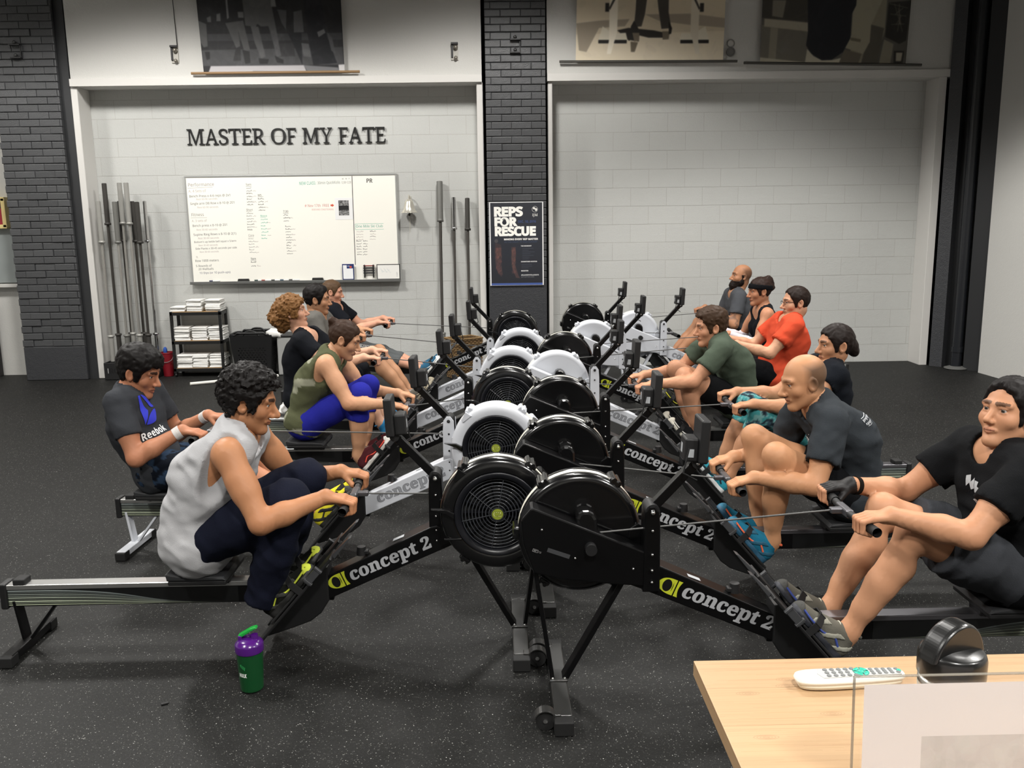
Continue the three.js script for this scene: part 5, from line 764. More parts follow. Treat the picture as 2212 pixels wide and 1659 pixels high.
  const tr = 0.2, ce = Math.cos(tr), se = Math.sin(tr), earE = ell(0, 0, 0, 0.0205, 0.034, 0.01), earH = ell(0.003, 0.003, 0.008, 0.012, 0.022, 0.008), ear = zz((x, y, z) => { const a = x + 0.01, b = y + 0.002, c = z - 0.0815 - (-a) * 0.3; const X = a * ce + b * se, Y = -a * se + b * ce; return smax(earE(X, Y, c), -earH(X, Y, c), 0.005); });
  const nkTop = V(-0.028, -0.055, 0), nb0 = (() => { const [a, b, c] = HL(nb.x, nb.y, nb.z); return V(a, b, c); })(), neckH = cap(nkTop, nkTop.clone().lerp(nb0, 0.62), neckR / hs + 0.0008);
  const headF = (x, y, z) => { let d = smin(cran(x, y, z), jaw(x, y, z), 0.022); d = smax(d, -socket(x, y, z), 0.012); d = smin(d, nose(x, y, z), 0.012); d = smin(d, lipU(x, y, z), 0.008); d = smin(d, lipL(x, y, z), 0.008); d = smax(d, -slit(x, y, z), 0.003); d = smin(d, lids(x, y, z), 0.004); d = smin(d, ear(x, y, z), 0.008); return smin(d, neckH(x, y, z), 0.025); };
  const hair = lin(o.hairColor ?? '#1a1512'), browD = zz(cap(V(0.094, 0.0335, 0.014), V(0.082, 0.036, 0.05), 0.0075, 0.0045)), stub = o.stubble ?? 0, lipC = mixc(base, [0.42, 0.12, 0.1], fem ? 0.5 : 0.38), neckB = poly2([[-0.04, -0.03], [0.012, -0.02], [0.055, -0.055], [0.082, -0.048], [0.12, -0.046], [0.12, -0.14], [-0.03, -0.13]]), scalp = poly2([[0.02, 0.1], [0.02, 0.062], [0.03, 0.01], [0.01, -0.03], [-0.05, -0.085], [-0.2, -0.085], [-0.2, 0.1]]);
  const headG = netMesh(headF, V(-0.13, -0.17, -0.105), V(0.145, 0.14, 0.105), (0.0034 * Math.max(1, near)) / 1, (x, y, z) => {
    let c = mixc(base, flush, 0.35 + 0.25 * Math.max(0, 1 - Math.hypot(x - 0.06, y + 0.02, Math.abs(z) - 0.045) / 0.04) + 0.3 * Math.max(0, 1 - Math.hypot(x - 0.115, y + 0.03, z) / 0.03));
    if (stub && neckB(x, y) < 0) c = mixc(c, mixc(hair, base, 0.3), stub * Math.min(1, -neckB(x, y) / 0.008)); if (o.shaved && scalp(x, y) < 0) c = mixc(c, hair, o.shaved * Math.min(1, -scalp(x, y) / 0.04));
    const b = browD(x, y, z); if (b < 0.001) c = mixc(c, hair, o.brow ?? 0.75); if (Math.min(lipU(x, y, z), lipL(x, y, z)) < 0.0008 && x > 0.084) c = mixc(c, lipC, 0.85); if (slit(x, y, z) < 0.0012) c = [0.1, 0.03, 0.025];
    return tint(x, y, z, c);
  });
  const mh = new THREE.Matrix4().makeBasis(hX, hY, hZ).scale(V(hs, hs, hs)).setPosition(hc); headG.applyMatrix4(mh);
  // hands round the handle
  const handG = J.map((j) => {
    const m = -j.s, P = (a, b, c) => j.B.clone().addScaledVector(j.e1, a).addScaledVector(j.e3, b).add(V(0, 0, c)), fs = [], pal = [], sc = fem ? 0.92 : 1.02, fd = j.wr.clone().sub(j.el).normalize();
    for (let i = 0; i < 4; i++) { const c = m * (0.03 - i * 0.0198) * sc, k = [0.96, 1.05, 1, 0.84][i] * sc, r = 0.0094 * sc; pal.push(cap(P(-0.072, 0.02, c * 0.62), P(-0.017, 0.029, c), 0.0145, 0.0122)); fs.push(blend(0.004, [cap(P(-0.017, 0.029, c), P(0.026 * k, 0.026, c), r * 1.12, r), cap(P(0.026 * k, 0.026, c), P(0.031 * k, -0.012 * k, c), r, r * 0.94), cap(P(0.031 * k, -0.012 * k, c), P(0.002, -0.03 * k, c), r * 0.94, r * 0.8)])); }
    const thumb = blend(0.005, [cap(P(-0.055, 0.008, m * 0.03), P(-0.02, -0.012, m * 0.047), 0.0135, 0.0115), cap(P(-0.02, -0.012, m * 0.047), P(0.016, -0.026, m * 0.034), 0.0112, 0.009)]), palm = blend(0.014, [...pal, cap(j.wr.clone().addScaledVector(fd, -0.055), j.wr, 0.0295 * am, 0.0278 * am), cap(j.wr, P(-0.06, 0.018, 0), 0.027 * am, 0.022), thumb]);
    const f = (x, y, z) => { let q = fs[0](x, y, z); for (let i = 1; i < 4; i++) q = Math.min(q, fs[i](x, y, z)); return smin(palm(x, y, z), q, 0.007); }, a = j.wr.clone().addScaledVector(fd, -0.055).min(j.B), b = j.wr.clone().addScaledVector(fd, -0.055).max(j.B);
    const gl = o.glove === j.s;
    return netMesh(f, V(a.x - 0.06, a.y - 0.06, j.B.z - 0.075), V(b.x + 0.05, b.y + 0.065, j.B.z + 0.075), 0.0034 * Math.min(1.5, near), (x, y, z) => { const a1 = (x - j.B.x) * j.e1.x + (y - j.B.y) * j.e1.y, b1 = (y - j.B.y) * j.e3.y + (x - j.B.x) * j.e3.x; if (gl && a1 < 0.022 && a1 > -0.1) return [0.012, 0.012, 0.014]; return tint(x, y, z, mixc(base, flush, a1 > -0.03 ? 0.6 : 0.3)); });
  });
  const whole = (() => { const list = [bodyG, headG, ...handG].map((q) => { const n = q.toNonIndexed(); return n; }); const r = mergeGeometries([bodyG, headG, ...handG]); return r; })();
  part('body', whole, SKIN, t);
  // eyes
  for (const s of [-1, 1]) { const e = new THREE.SphereGeometry(0.0122, 14, 10), p = e.attributes.position, C = new Float32Array(p.count * 3); const dk = mixc(hair, [0.03, 0.02, 0.012], 0.7); for (let i = 0; i < p.count; i++) { const c = p.getX(i) / 0.0122, w = c > 0.96 ? [0.004, 0.004, 0.004] : c > 0.83 ? dk : [0.55, 0.5, 0.46]; C.set(w, i * 3); } e.setAttribute('color', new THREE.BufferAttribute(C, 3)); part('eye', e.rotateY(-0.06 * s).translate(0.0738, 0.0115, s * 0.0315).applyMatrix4(mh), EYE, t); }
  // hair
  const HM = (key) => M('hair_' + key, o.hairColor, 0.55, { specularIntensity: 0.35 }); HM(o.on);
  const hl = o.hairline ?? 0.074, hp2 = poly2([[0.12, hl + 0.01], [0.078, hl], [0.056, 0.046], [0.043, 0.012], [0.03, -0.028], [0.016, -0.028], [0.004, 0.02], [-0.024, 0.024], [-0.033, -0.03], [-0.046, o.nape ?? -0.075], [-0.2, o.nape ?? -0.075], [-0.2, 0.26], [0.14, 0.26]]);
  const H3 = (f, h = 0.0042, lo2 = V(-0.2, -0.2, -0.13), hi2 = V(0.16, 0.2, 0.13)) => netMesh(f, lo2, hi2, h * Math.max(1, near)).applyMatrix4(mh);
  const clump = (x, y, z, fr, a) => a * (noise3(x * fr, y * fr, z * fr) + 0.5 * noise3(x * fr * 2.3, y * fr * 2.3, z * fr * 2.3));
  if (o.hair) {
    const th0 = o.hair.t, am2 = o.hair.amp, fr = o.hair.freq ?? 60, lump = o.hair.blobs ?? [], bl = lump.length ? blend(0.02, lump.map(([x, y, z, r]) => sph(V(x, y, z), r))) : null;
    const hf = (x, y, z) => { const top = o.hair.top ? o.hair.top * Math.max(0, Math.min(1, (y - 0.03) / 0.08)) : 0; let d = smax(cran(x, y, z) - th0 - top, hp2(x, y) - (o.hair.spill ?? 0) + 0.007 * noise3(x * 40, y * 40, z * 90), 0.012); if (bl) d = smin(d, bl(x, y, z), 0.02); return d - clump(x, y, z, fr, am2) - (o.hair.strand ?? 0.0022) * noise3(x * 45 + z * 20, y * 45, z * 160); };
    const gH = H3(hf); part('hair', gH, HM(o.on), t);
  }
  if (o.beard) { const bp = poly2([[0.02, 0.02], [0.012, -0.02], [0.03, -0.045], [0.06, -0.05], [0.088, -0.046], [0.13, -0.044], [0.13, -0.16], [0.02, -0.15], [-0.015, -0.07], [-0.004, 0.02]]), under = blend(0.03, [cap(V(0.075, -0.095, 0), V(0.07, -0.145, 0), 0.032, 0.022)]); part('beard', H3((x, y, z) => { let d = smin(smin(cran(x, y, z), jaw(x, y, z), 0.022), under(x, y, z), 0.03) - 0.013; d = smax(d, bp(x, y), 0.008); d = smax(d, -(Math.hypot(x - 0.1, y + 0.063, z * 0.6) - 0.014), 0.005); return d - clump(x, y, z, 90, 0.0025); }, 0.004), HM(o.on), t); }
  if (o.headband) part('headband', H3((x, y, z) => { const q = y - 0.046 - 0.22 * x; return smax(cran(x, y, z) - 0.0145, Math.abs(q) - 0.023, 0.006); }, 0.0045), cloth('#0c0d10'), t);
  if (o.glasses) { const gm = M('spectacle', 0x2b1d17, 0.3), L = []; for (const s of [-1, 1]) { L.push(new THREE.TorusGeometry(0.0195, 0.0016, 6, 24).scale(1, 0.75, 1).rotateY(Math.PI / 2).translate(0.099, 0.008, s * 0.031)); L.push(rod(V(0.097, 0.013, s * 0.049), V(0.0, 0.014, s * 0.082), 0.0018)); L.push(rod(V(0.0, 0.014, s * 0.082), V(-0.014, -0.004, s * 0.082), 0.0018)); } L.push(rod(V(0.101, 0.012, -0.012), V(0.101, 0.012, 0.012), 0.0016)); part('glasses', merge(L).applyMatrix4(mh), gm, t); }
  // clothes
  const ch = 0.0095 * near, wr = (x, y, z, a) => a * (noise3(x * 9, y * 26 + x * 8, z * 7) + 0.5 * noise3(x * 30 + 5, y * 34, z * 16) + 1.6 * (0.22 - Math.abs(noise3(x * 12 + 3, y * 19 - x * 9, z * 10))));
  const top = o.top, ease = top.ease ?? 0.014, tb = blend(0.05, torsoParts(ease)), drape = top.drape ? blend(0.05, top.drape.map(([k, f, z, r]) => cap(at(k, f, -z), at(k, f, z), r))) : null;
  const sl = J.map((j) => { const dv = j.el.clone().sub(j.sh).normalize(), end = lerp(j.sh, j.el, top.sleeve ?? 0), c = cap(j.sh, lerp(j.sh, j.el, (top.sleeve ?? 0) + 0.2), 0.064 * am + 0.004, 0.064 * am + (top.loose ?? 0.004)), h = half(end, dv); return top.sleeve ? (x, y, z) => Math.max(c(x, y, z), h(x, y, z)) : null; });
  const hem = half(at(0, 0, 0).addScaledVector(sp, -(top.hem ?? 0.085)), sp.clone().negate()), ncut = sph(at(1.09, top.scoopF ?? 0.03, 0), top.scoop ?? 0.078), hole = top.sleeve ? null : J.map((j) => cap(j.sh.clone().add(V(0, 0.055, j.s * 0.045)), j.sh.clone().addScaledVector(sp, -(top.armhole ?? 0.06)).add(V(0, 0, j.s * 0.055)), 0.07, top.armR ?? 0.075)), crop = top.bra ? half(at(0.55, 0), sp.clone().negate()) : null;
  const topF = (x, y, z) => { let d = tb(x, y, z); if (drape) d = smin(d, drape(x, y, z), 0.05); for (const s of sl) if (s) d = smin(d, s(x, y, z), 0.02); d -= wr(x, y, z, top.wrinkle ?? 0.004); d = smax(d, hem(x, y, z), 0.008); d = smax(d, -ncut(x, y, z), 0.006); if (hole) for (const q of hole) d = smax(d, -q(x, y, z), 0.006); return d; };
  part('shirt', netMesh(topF, V(Math.min(H.x, Mid.x) - 0.32, 0.28, -0.36), V(Math.max(H.x, Mid.x) + 0.3, Mid.y + 0.2, 0.36), ch, top.pattern ? (x, y, z) => top.pattern(x, y, z, { sp, front, at }) : null), cloth(top.color, !!top.pattern), t);
  const bt = o.bottom, e2 = bt.ease ?? 0.008, waist = half(at(0, 0, 0).addScaledVector(sp, bt.waist ?? 0.075), sp);
  const fl = bt.flare ?? 0, legC = J.map((j) => {
    const thigh = blend(0.03, [cap(j.hip, lerp(j.hip, j.kn, 0.5), 0.094 * lm + e2, 0.08 * lm + e2 + fl * 0.6), cap(lerp(j.hip, j.kn, 0.45), j.kn, 0.08 * lm + e2 + fl * 0.6, 0.06 * lm + e2 + fl)]);
    if (!bt.shin) { const end = half(lerp(j.hip, j.kn, bt.thigh), j.kn.clone().sub(j.hip).normalize()); return (x, y, z) => smax(thigh(x, y, z), end(x, y, z), 0.004); }
    const calf = lerp(j.kn, j.ank, 0.3).add(V(0.0175, -0.0125, 0)), shin = blend(0.03, [cap(j.kn, lerp(j.kn, j.ank, 0.5), 0.054 * lm + e2, 0.05 * lm + e2 + fl), sph(calf, 0.05 * lm + e2), cap(calf, lerp(j.kn, j.ank, 0.75), 0.048 * lm + e2, 0.038 * lm + e2), cap(lerp(j.kn, j.ank, 0.45), j.ank.clone().lerp(j.kn, bt.shin > 1 ? -0.1 : 0), 0.05 * lm + e2 + fl, 0.036 * lm + e2 + fl), sph(lerp(j.kn, j.hip, 0.02).add(V(-0.012, 0.012, 0)), 0.048 * lm + e2)]), end = half(lerp(j.kn, j.ank, bt.shin), j.ank.clone().sub(j.kn).normalize());
    return (x, y, z) => smin(thigh(x, y, z), smax(shin(x, y, z), end(x, y, z), 0.004), 0.03);
  });
  const botF = (x, y, z) => { let d = smin(smax(torso(x, y, z) - e2, waist(x, y, z), 0.006), Math.min(legC[0](x, y, z), legC[1](x, y, z)), 0.03); return d - wr(x * 1.2, y * 0.7, z, bt.wrinkle ?? 0.003); };
  part(bt.name ?? 'shorts', netMesh(botF, lo, V(hi.x, Math.max(H.y + 0.25, J[0].kn.y + 0.16), hi.z), ch, bt.pattern ?? null), cloth(bt.color, !!bt.pattern), t);
  // shoes and socks
  const s0 = o.shoe, e1 = V(-0.653, 0.757, 0).normalize(), nn = V(0.757, 0.653, 0).normalize();
  for (const j of J) { const m = new THREE.Matrix4().makeBasis(e1, nn, e1.clone().cross(nn)).setPosition(j.org), sh = part('shoe', SHOE.upper, cloth(s0.upper), t); sh.applyMatrix4(m); part('shoe_sole', SHOE.sole, M('sole_' + s0.sole, s0.sole, 0.6), sh); part('laces', SHOE.laces, M('lace_' + s0.lace, s0.lace, 0.8), sh); part('toe_cap', SHOE.toe, M('lace_' + (s0.toe ?? s0.sole), s0.toe ?? s0.sole, 0.8), sh); if (s0.over) part('shoe_overlay', SHOE.overlay, M('lace_' + s0.over, s0.over, 0.8), sh); part('shoe_stripe', SHOE.accent, M('lace_' + s0.accent, s0.accent, 0.7), sh); part('shoe_collar', SHOE.collar, M('lace_' + (s0.collar ?? s0.upper), s0.collar ?? s0.upper, 0.8), sh);
  }
  if (o.armSleeve) for (const j of J) { const a = lerp(j.sh, j.el, 0.78), b = lerp(j.el, j.wr, 0.98), f = armF[j.s > 0 ? 0 : 1], c1 = half(a, a.clone().sub(j.el).normalize()), c2 = half(b, j.wr.clone().sub(j.el).normalize()); part('arm_sleeve', netMesh((x, y, z) => smax(smax(f(x, y, z) - 0.005, c1(x, y, z), 0.004), c2(x, y, z), 0.004), a.clone().min(b).min(j.el).addScalar(-0.08), a.clone().max(b).max(j.el).addScalar(0.08), 0.009 * near), cloth(o.armSleeve), t); }
  for (const [s, c, n, k] of o.wrist ?? []) { const j = J[s > 0 ? 0 : 1], a = lerp(j.el, j.wr, k ?? 0.9), d = j.wr.clone().sub(j.el).normalize(), q = cyl(0.0335 * am, 0.032 * am, n === 'watch' ? 0.018 : 0.035, 0, 0, 0, 'y', 24).applyQuaternion(new THREE.Quaternion().setFromUnitVectors(V(0, 1, 0), d)).translate(a.x, a.y, a.z); part(n === 'watch' ? 'watch' : 'wrist_wrap', q, cloth(c), t); }
  // prints: patches that follow the cloth
  for (const p of o.prints ?? []) {
    const fld = p.on === 'bottom' ? botF : topF, j = J[p.side > 0 ? 0 : 1], C = p.leg !== undefined ? lerp(j.hip, j.kn, p.leg).add(V(0, 0, 0)) : p.arm !== undefined ? lerp(j.sh, j.el, p.arm) : at(p.k, 0, p.z ?? 0), N = p.leg !== undefined ? V(0.15, 0.75, j.s * 0.66).normalize() : p.arm !== undefined ? V(...p.n).normalize() : front.clone().multiplyScalar(p.back ? -1 : 1).addScaledVector(V(0, 0, 1), p.nz ?? 0).normalize();
    const up0 = p.leg !== undefined ? V(0, 0.4, -j.s) : p.arm !== undefined ? j.sh.clone().sub(j.el) : sp.clone(), U2 = up0.addScaledVector(N, -up0.dot(N)).normalize(), R2 = U2.clone().cross(N).normalize(); if (p.roll) { const q = new THREE.Quaternion().setFromAxisAngle(N, p.roll); U2.applyQuaternion(q); R2.applyQuaternion(q); }
    const nx = 22, ny = 18, gp = new THREE.PlaneGeometry(p.w, p.h, nx, ny), a = gp.attributes.position;
    for (let i = 0; i < a.count; i++) { const q = C.clone().addScaledVector(R2, a.getX(i)).addScaledVector(U2, a.getY(i)).addScaledVector(N, 0.26); for (let k = 0, s = 0; k < 40; k++) { const d = fld(q.x, q.y, q.z); if (d < 0.0015) break; s += d * 0.8; if (s > 0.4) break; q.addScaledVector(N, -d * 0.8); } q.addScaledVector(N, 0.0022); a.setXYZ(i, q.x, q.y, q.z); }
    gp.computeVertexNormals(); part('shirt_print', gp, p.mat, t);
  }
  return t;
}

// ------------------------------------------------------------------ the machines and the people on them
const ROWERS = {
  L1: { x: 0.078, z: -3.58, left: true, yaw: 0.0, seat: 1.30, handle: [0.67, 0.645], label: 'black rowing machine under the man in the light grey sleeveless top' },
  L2: { x: 0.083, z: -4.595, left: true, yaw: -0.06, white: true, seat: 1.87, handle: [1.60, 0.66], label: 'white framed rowing machine under the man in the dark logo tee' },
  L3: { x: 0.155, z: -5.682, left: true, yaw: -0.04, seat: 1.38, handle: [0.74, 0.56], label: 'black rowing machine under the woman in blue leggings' },
  L4: { x: 0.192, z: -6.562, left: true, yaw: -0.04, white: true, seat: 1.62, handle: [1.05, 0.73], label: 'white framed rowing machine under the curly haired woman' },
  L5: { x: 0.286, z: -7.605, left: true, yaw: -0.04, white: true, seat: 1.74, handle: [1.40, 0.76], label: 'white framed rowing machine under the dark haired man in the grey tee' },
  L6: { x: 0.275, z: -9.0, left: true, yaw: -0.02, seat: 1.85, handle: [1.34, 0.70], label: 'black rowing machine nearest the middle pier under the rower in grey leggings' },
  R1: { x: 0.211, z: -3.129, seat: 1.66, handle: [1.05, 0.69], label: 'black rowing machine in front, under the man in the black tee and grey shorts' },
  R2: { x: 0.213, z: -4.055, seat: 1.42, handle: [0.85, 0.54], label: 'black rowing machine under the bald man' },
  R3: { x: 0.283, z: -5.118, seat: 1.60, handle: [1.07, 0.66], label: 'black rowing machine under the woman in teal patterned leggings' },
  R4: { x: 0.329, z: -6.105, white: true, seat: 1.32, handle: [0.63, 0.59], label: 'white framed rowing machine under the man in the dark green tee' },
  R5: { x: 0.461, z: -7.109, seat: 1.79, handle: [1.32, 0.71], label: 'black rowing machine under the man in the red tee' },
  R6: { x: 0.771, z: -7.882, white: true, seat: 1.60, handle: [1.15, 0.68], label: 'white framed rowing machine under the woman with the black headband' },
  R7: { x: 0.843, z: -9.51, seat: 1.77, handle: [1.33, 0.70], label: 'black rowing machine farthest back under the bearded man' },
  R8: { x: 1.263, z: -8.598, white: true, seat: 1.2, label: 'white framed rowing machine with nobody on it near the right niche' },
};
for (const r of Object.values(ROWERS)) rower(r);
const LOGO = printMat('delta_logo', 512, 512, (g) => {
  g.clearRect(0, 0, 512, 512); g.fillStyle = '#2c35c0'; const P = (p) => { g.beginPath(); g.moveTo(...p[0]); for (const q of p.slice(1)) g.quadraticCurveTo(...q); g.closePath(); g.fill(); };
  P([[196, 20], [150, 120, 160, 330], [235, 250, 262, 200], [206, 130, 236, 20]]); P([[270, 20], [370, 60, 420, 190], [350, 190, 318, 160], [300, 90, 250, 20]]); P([[180, 336], [250, 210, 424, 214], [420, 300, 330, 340], [250, 356, 180, 336]]);
  g.fillStyle = '#f0f0f0'; g.font = 'bold 108px sans-serif'; g.save(); g.translate(72, 478); g.scale(0.98, 1); g.fillText('Reebok', 0, 0); g.restore();
}, 0.8, true);
const VICT = printMat('chest_words', 512, 200, (g) => { g.clearRect(0, 0, 512, 200); g.fillStyle = '#e6e6e6'; g.font = '118px serif'; g.fillText('INVICTUS', 0, 140, 512); g.fillRect(90, 20, 10, 8); g.fillRect(400, 24, 10, 8); }, 0.8, true);
const BACKP = printMat('back_words', 256, 160, (g) => { g.clearRect(0, 0, 256, 160); g.fillStyle = '#b9bcc0'; g.fillRect(24, 18, 200, 8); for (let i = 0; i < 9; i++) g.fillRect(26 + i * 22, 40, 12, 34 - (i % 3) * 8); for (let i = 0; i < 7; i++) g.fillRect(40 + i * 25, 92, 15, 26 + (i % 2) * 10); g.fillRect(60, 136, 140, 6); }, 0.8, true);
const SLEEVEP = printMat('chest_blocks', 384, 160, (g) => { g.clearRect(0, 0, 384, 160); g.fillStyle = '#a7aaad'; const q = (p) => { g.beginPath(); g.moveTo(...p[0]); for (const s of p.slice(1)) g.lineTo(...s); g.fill(); }; q([[14, 30], [60, 12], [66, 60], [104, 20], [112, 90], [70, 112], [50, 70], [20, 100]]); q([[112, 34], [160, 28], [152, 60], [176, 62], [170, 118], [120, 110]]); q([[210, 60], [250, 24], [252, 70], [300, 50], [330, 84], [290, 132], [240, 112], [200, 130]]); q([[304, 70], [360, 60], [366, 116], [312, 136]]); g.fillStyle = '#244a38'; q([[170, 118], [204, 100], [206, 136], [176, 146]]); }, 0.8, true);
const LEGP = printMat('leg_letters', 512, 128, (g) => { g.clearRect(0, 0, 512, 128); g.strokeStyle = '#e2e2e0'; g.lineWidth = 9; g.font = 'bold 120px sans-serif'; g.strokeText('CROSSFIT', 6, 108, 500); }, 0.8, true);
const teal = (x, y, z) => { const n = noise3(x * 26, y * 60 + 3 * noise3(x * 20, y * 20, z * 20), z * 26); return n > 0.16 ? lin('#3d8587') : n > -0.1 ? lin('#6c9a98') : n > -0.3 ? lin('#3c5560') : lin('#1f2830'); };
const olive = (x, y, z, c) => { const b = noise3(x * 16, y * 16, z * 16), d = noise3(x * 40, y * 40, z * 40) * 0.06, back = (x - 0) * 1; return b > 0.42 && c.sp && x > -0.12 ? lin('#8e8f7c') : lin('#50533c').map((v) => v * (1 + d)); };
const navyCamo = (x, y, z) => (noise3(x * 34, y * 40, z * 34) > 0.15 ? lin('#26364a') : lin('#0f141d'));

person({ on: 'L1', label: 'man with thick curly black hair in a light grey sleeveless top gripping the handle', detail: 1, hip: 1.30, sh: [1.135, 0.88], head: [1.078, 1.04], gaze: -17, turn: 4, handle: ROWERS.L1.handle, bow: 0.06, skin: '#b98a6a', flush: 0.3, hairColor: '#0e0b0a', nose: 1.2, stubble: 0.22, brow: 0.9, elbowOut: 0.6, elbowBack: 0.1, arm: 1.06,
  hair: { t: 0.027, amp: 0.009, freq: 75, top: 0.008 }, nape: -0.07, hairline: 0.08,
  top: { color: '#a8a8aa', sleeve: 0, armhole: 0.17, armR: 0.085, scoop: 0.085, scoopF: 0.05, hem: 0.12, ease: 0.028, wrinkle: 0.007, drape: [[0.25, -0.055, 0.07, 0.085], [0.6, -0.05, 0.08, 0.085], [0.02, -0.06, 0.06, 0.085]] },
  bottom: { name: 'trousers', color: '#111422', shin: 1.08, flare: 0.02, ease: 0.012, wrinkle: 0.006 }, shoe: { upper: '#191a17', sole: '#1b1b1a', lace: '#5a5b54', accent: '#b9c43a', collar: '#2a2b26', toe: '#b9c43a', over: '#2c2d29' } });
person({ on: 'L2', label: 'young man with dark hair in a charcoal tee with a blue triangle logo leaning back', detail: 1.1, hip: 1.87, sh: [2.02, 0.845], head: [1.965, 0.972], gaze: -20, turn: -4, handle: ROWERS.L2.handle, bow: 0.05, skin: '#b5836a', flush: 0.35, hairColor: '#0f0c0b', brow: 0.9, elbowOut: 0.45, elbowBack: 0.6, arm: 1.04,
  hair: { t: 0.022, amp: 0.004, freq: 45, top: 0.016 }, hairline: 0.062, nape: -0.06, mouth: 0.005,
  top: { color: '#34363a', sleeve: 0.62, hem: 0.1, wrinkle: 0.004 }, bottom: { color: '#10151f', pattern: navyCamo, thigh: 0.78, flare: 0.02 }, wrist: [[1, '#d5d0cc', 'wrap'], [-1, '#d5d0cc', 'wrap']],
  shoe: { upper: '#c5bb2e', sole: '#1c1c18', lace: '#17171a', accent: '#141414', collar: '#17171a', over: '#141414' }, prints: [{ k: 0.7, w: 0.24, h: 0.25, mat: LOGO, nz: -0.45, z: -0.03 }] });
person({ on: 'L3', label: 'woman with a brown bun in an olive tank top and bright blue leggings', detail: 1.15, female: true, girth: 0.95, hip: 1.38, sh: [1.225, 0.865], head: [1.125, 0.992], gaze: -24, turn: 3, handle: ROWERS.L3.handle, bow: 0.05, skin: '#cda488', flush: 0.4, hairColor: '#35241a', elbowOut: 0.5, arm: 1.0, leg: 1.04,
  hair: { t: 0.009, amp: 0.0022, freq: 60, blobs: [[-0.095, 0.075, 0, 0.03], [-0.12, 0.09, 0.012, 0.026], [-0.112, 0.06, -0.014, 0.022]] }, nape: -0.06,
  top: { color: '#50533c', pattern: olive, sleeve: 0, armhole: 0.09, armR: 0.07, scoop: 0.092, scoopF: 0.04, hem: 0.06, ease: 0.018, wrinkle: 0.004 }, bottom: { name: 'leggings', color: '#23268a', shin: 0.42, ease: 0.004, wrinkle: 0.0015 }, shoe: { upper: '#4c2226', sole: '#d6d2cb', lace: '#e4503f', accent: '#e4503f' } });
person({ on: 'L4', label: 'woman with loose curly ginger hair in a black tee leaning back', detail: 1.3, female: true, girth: 1.05, hip: 1.62, sh: [1.60, 0.885], head: [1.685, 1.075], gaze: 8, turn: 6, handle: ROWERS.L4.handle, skin: '#d8b09c', flush: 0.42, hairColor: '#7a5632', elbowOut: 0.4, arm: 1.1,
  hair: { t: 0.026, amp: 0.011, freq: 70, spill: 0.01, strand: 0.006, blobs: [[-0.1, 0.03, 0, 0.06], [-0.12, -0.03, 0.03, 0.055], [-0.12, -0.04, -0.03, 0.055], [-0.09, -0.09, 0, 0.05], [-0.15, -0.01, 0, 0.045]] }, nape: -0.1,
  top: { color: '#13151a', sleeve: 0.5, scoop: 0.095, scoopF: 0.05, hem: 0.1, ease: 0.016 }, bottom: { name: 'leggings', color: '#101216', shin: 0.5, ease: 0.005 }, shoe: { upper: '#2f7fb0', sole: '#cfcfcf', lace: '#e8e8e8', accent: '#e8e8e8' } });
person({ on: 'L5', label: 'dark haired man in a grey tee rowing behind the curly haired woman', detail: 1.5, hip: 1.74, sh: [1.81, 0.91], head: [1.80, 1.07], gaze: -5, turn: 8, handle: ROWERS.L5.handle, skin: '#bb9378', flush: 0.3, hairColor: '#14100f', stubble: 0.3, elbowOut: 0.5, elbowBack: 0.5,
  hair: { t: 0.012, amp: 0.003, freq: 60, top: 0.008 }, hairline: 0.086, top: { color: '#5d5b57', sleeve: 0.6 }, bottom: { color: '#14161a', thigh: 0.72, flare: 0.015 }, shoe: { upper: '#5a564e', sole: '#8d8573', lace: '#222222', accent: '#a79d86' } });
person({ on: 'L6', label: 'rower in a black tee and grey lettered leggings with arms outstretched', detail: 1.5, female: true, girth: 1.08, hip: 1.86, sh: [1.885, 0.85], head: [1.90, 1.02], gaze: -10, turn: 4, handle: ROWERS.L6.handle, skin: '#d8ab98', flush: 0.5, hairColor: '#54402e', arm: 1.08, cheek: 1.1,
  hair: { t: 0.008, amp: 0.002, freq: 60, blobs: [[-0.1, 0.02, 0, 0.03]] }, nape: -0.06, top: { color: '#12141a', sleeve: 0.62, ease: 0.016 }, bottom: { name: 'leggings', color: '#56595a', shin: 0.5, ease: 0.006 }, shoe: { upper: '#2c5670', sole: '#d4d4d0', lace: '#8c2434', accent: '#e4e4e2' }, prints: [{ on: 'bottom', leg: 0.5, side: -1, w: 0.36, h: 0.09, mat: LEGP }] });
person({ on: 'R1', label: 'man in a black tee and grey shorts with a dark glove at the right edge', detail: 1, hip: 1.66, sh: [1.612, 0.88], head: [1.622, 1.036], gaze: 11, turn: 26, handle: ROWERS.R1.handle, bow: 0.02, skin: '#c69a7e', flush: 0.35, hairColor: '#120e0d', stubble: 0.16, belly: 0.02, girth: 1.08, arm: 1.08, elbowOut: 0.5, elbowBack: 0, cheek: 1.08,
  hair: { t: 0.01, amp: 0.002, freq: 70, top: 0.008 }, hairline: 0.1, glove: -1, wrist: [[-1, '#16130f', 'watch', 0.9]],
  top: { color: '#0e0f11', sleeve: 0.6, hem: 0.11, ease: 0.018, loose: 0.012, wrinkle: 0.005 }, bottom: { color: '#34363a', thigh: 0.74, flare: 0.03, ease: 0.014, wrinkle: 0.006 }, shoe: { upper: '#5c5a52', sole: '#2a2c33', lace: '#b4b2a0', accent: '#35478f', collar: '#44443f', toe: '#3a3a37', over: '#8d8c80' }, prints: [{ k: 0.78, w: 0.2, h: 0.085, mat: SLEEVEP, nz: 0.55 }] });
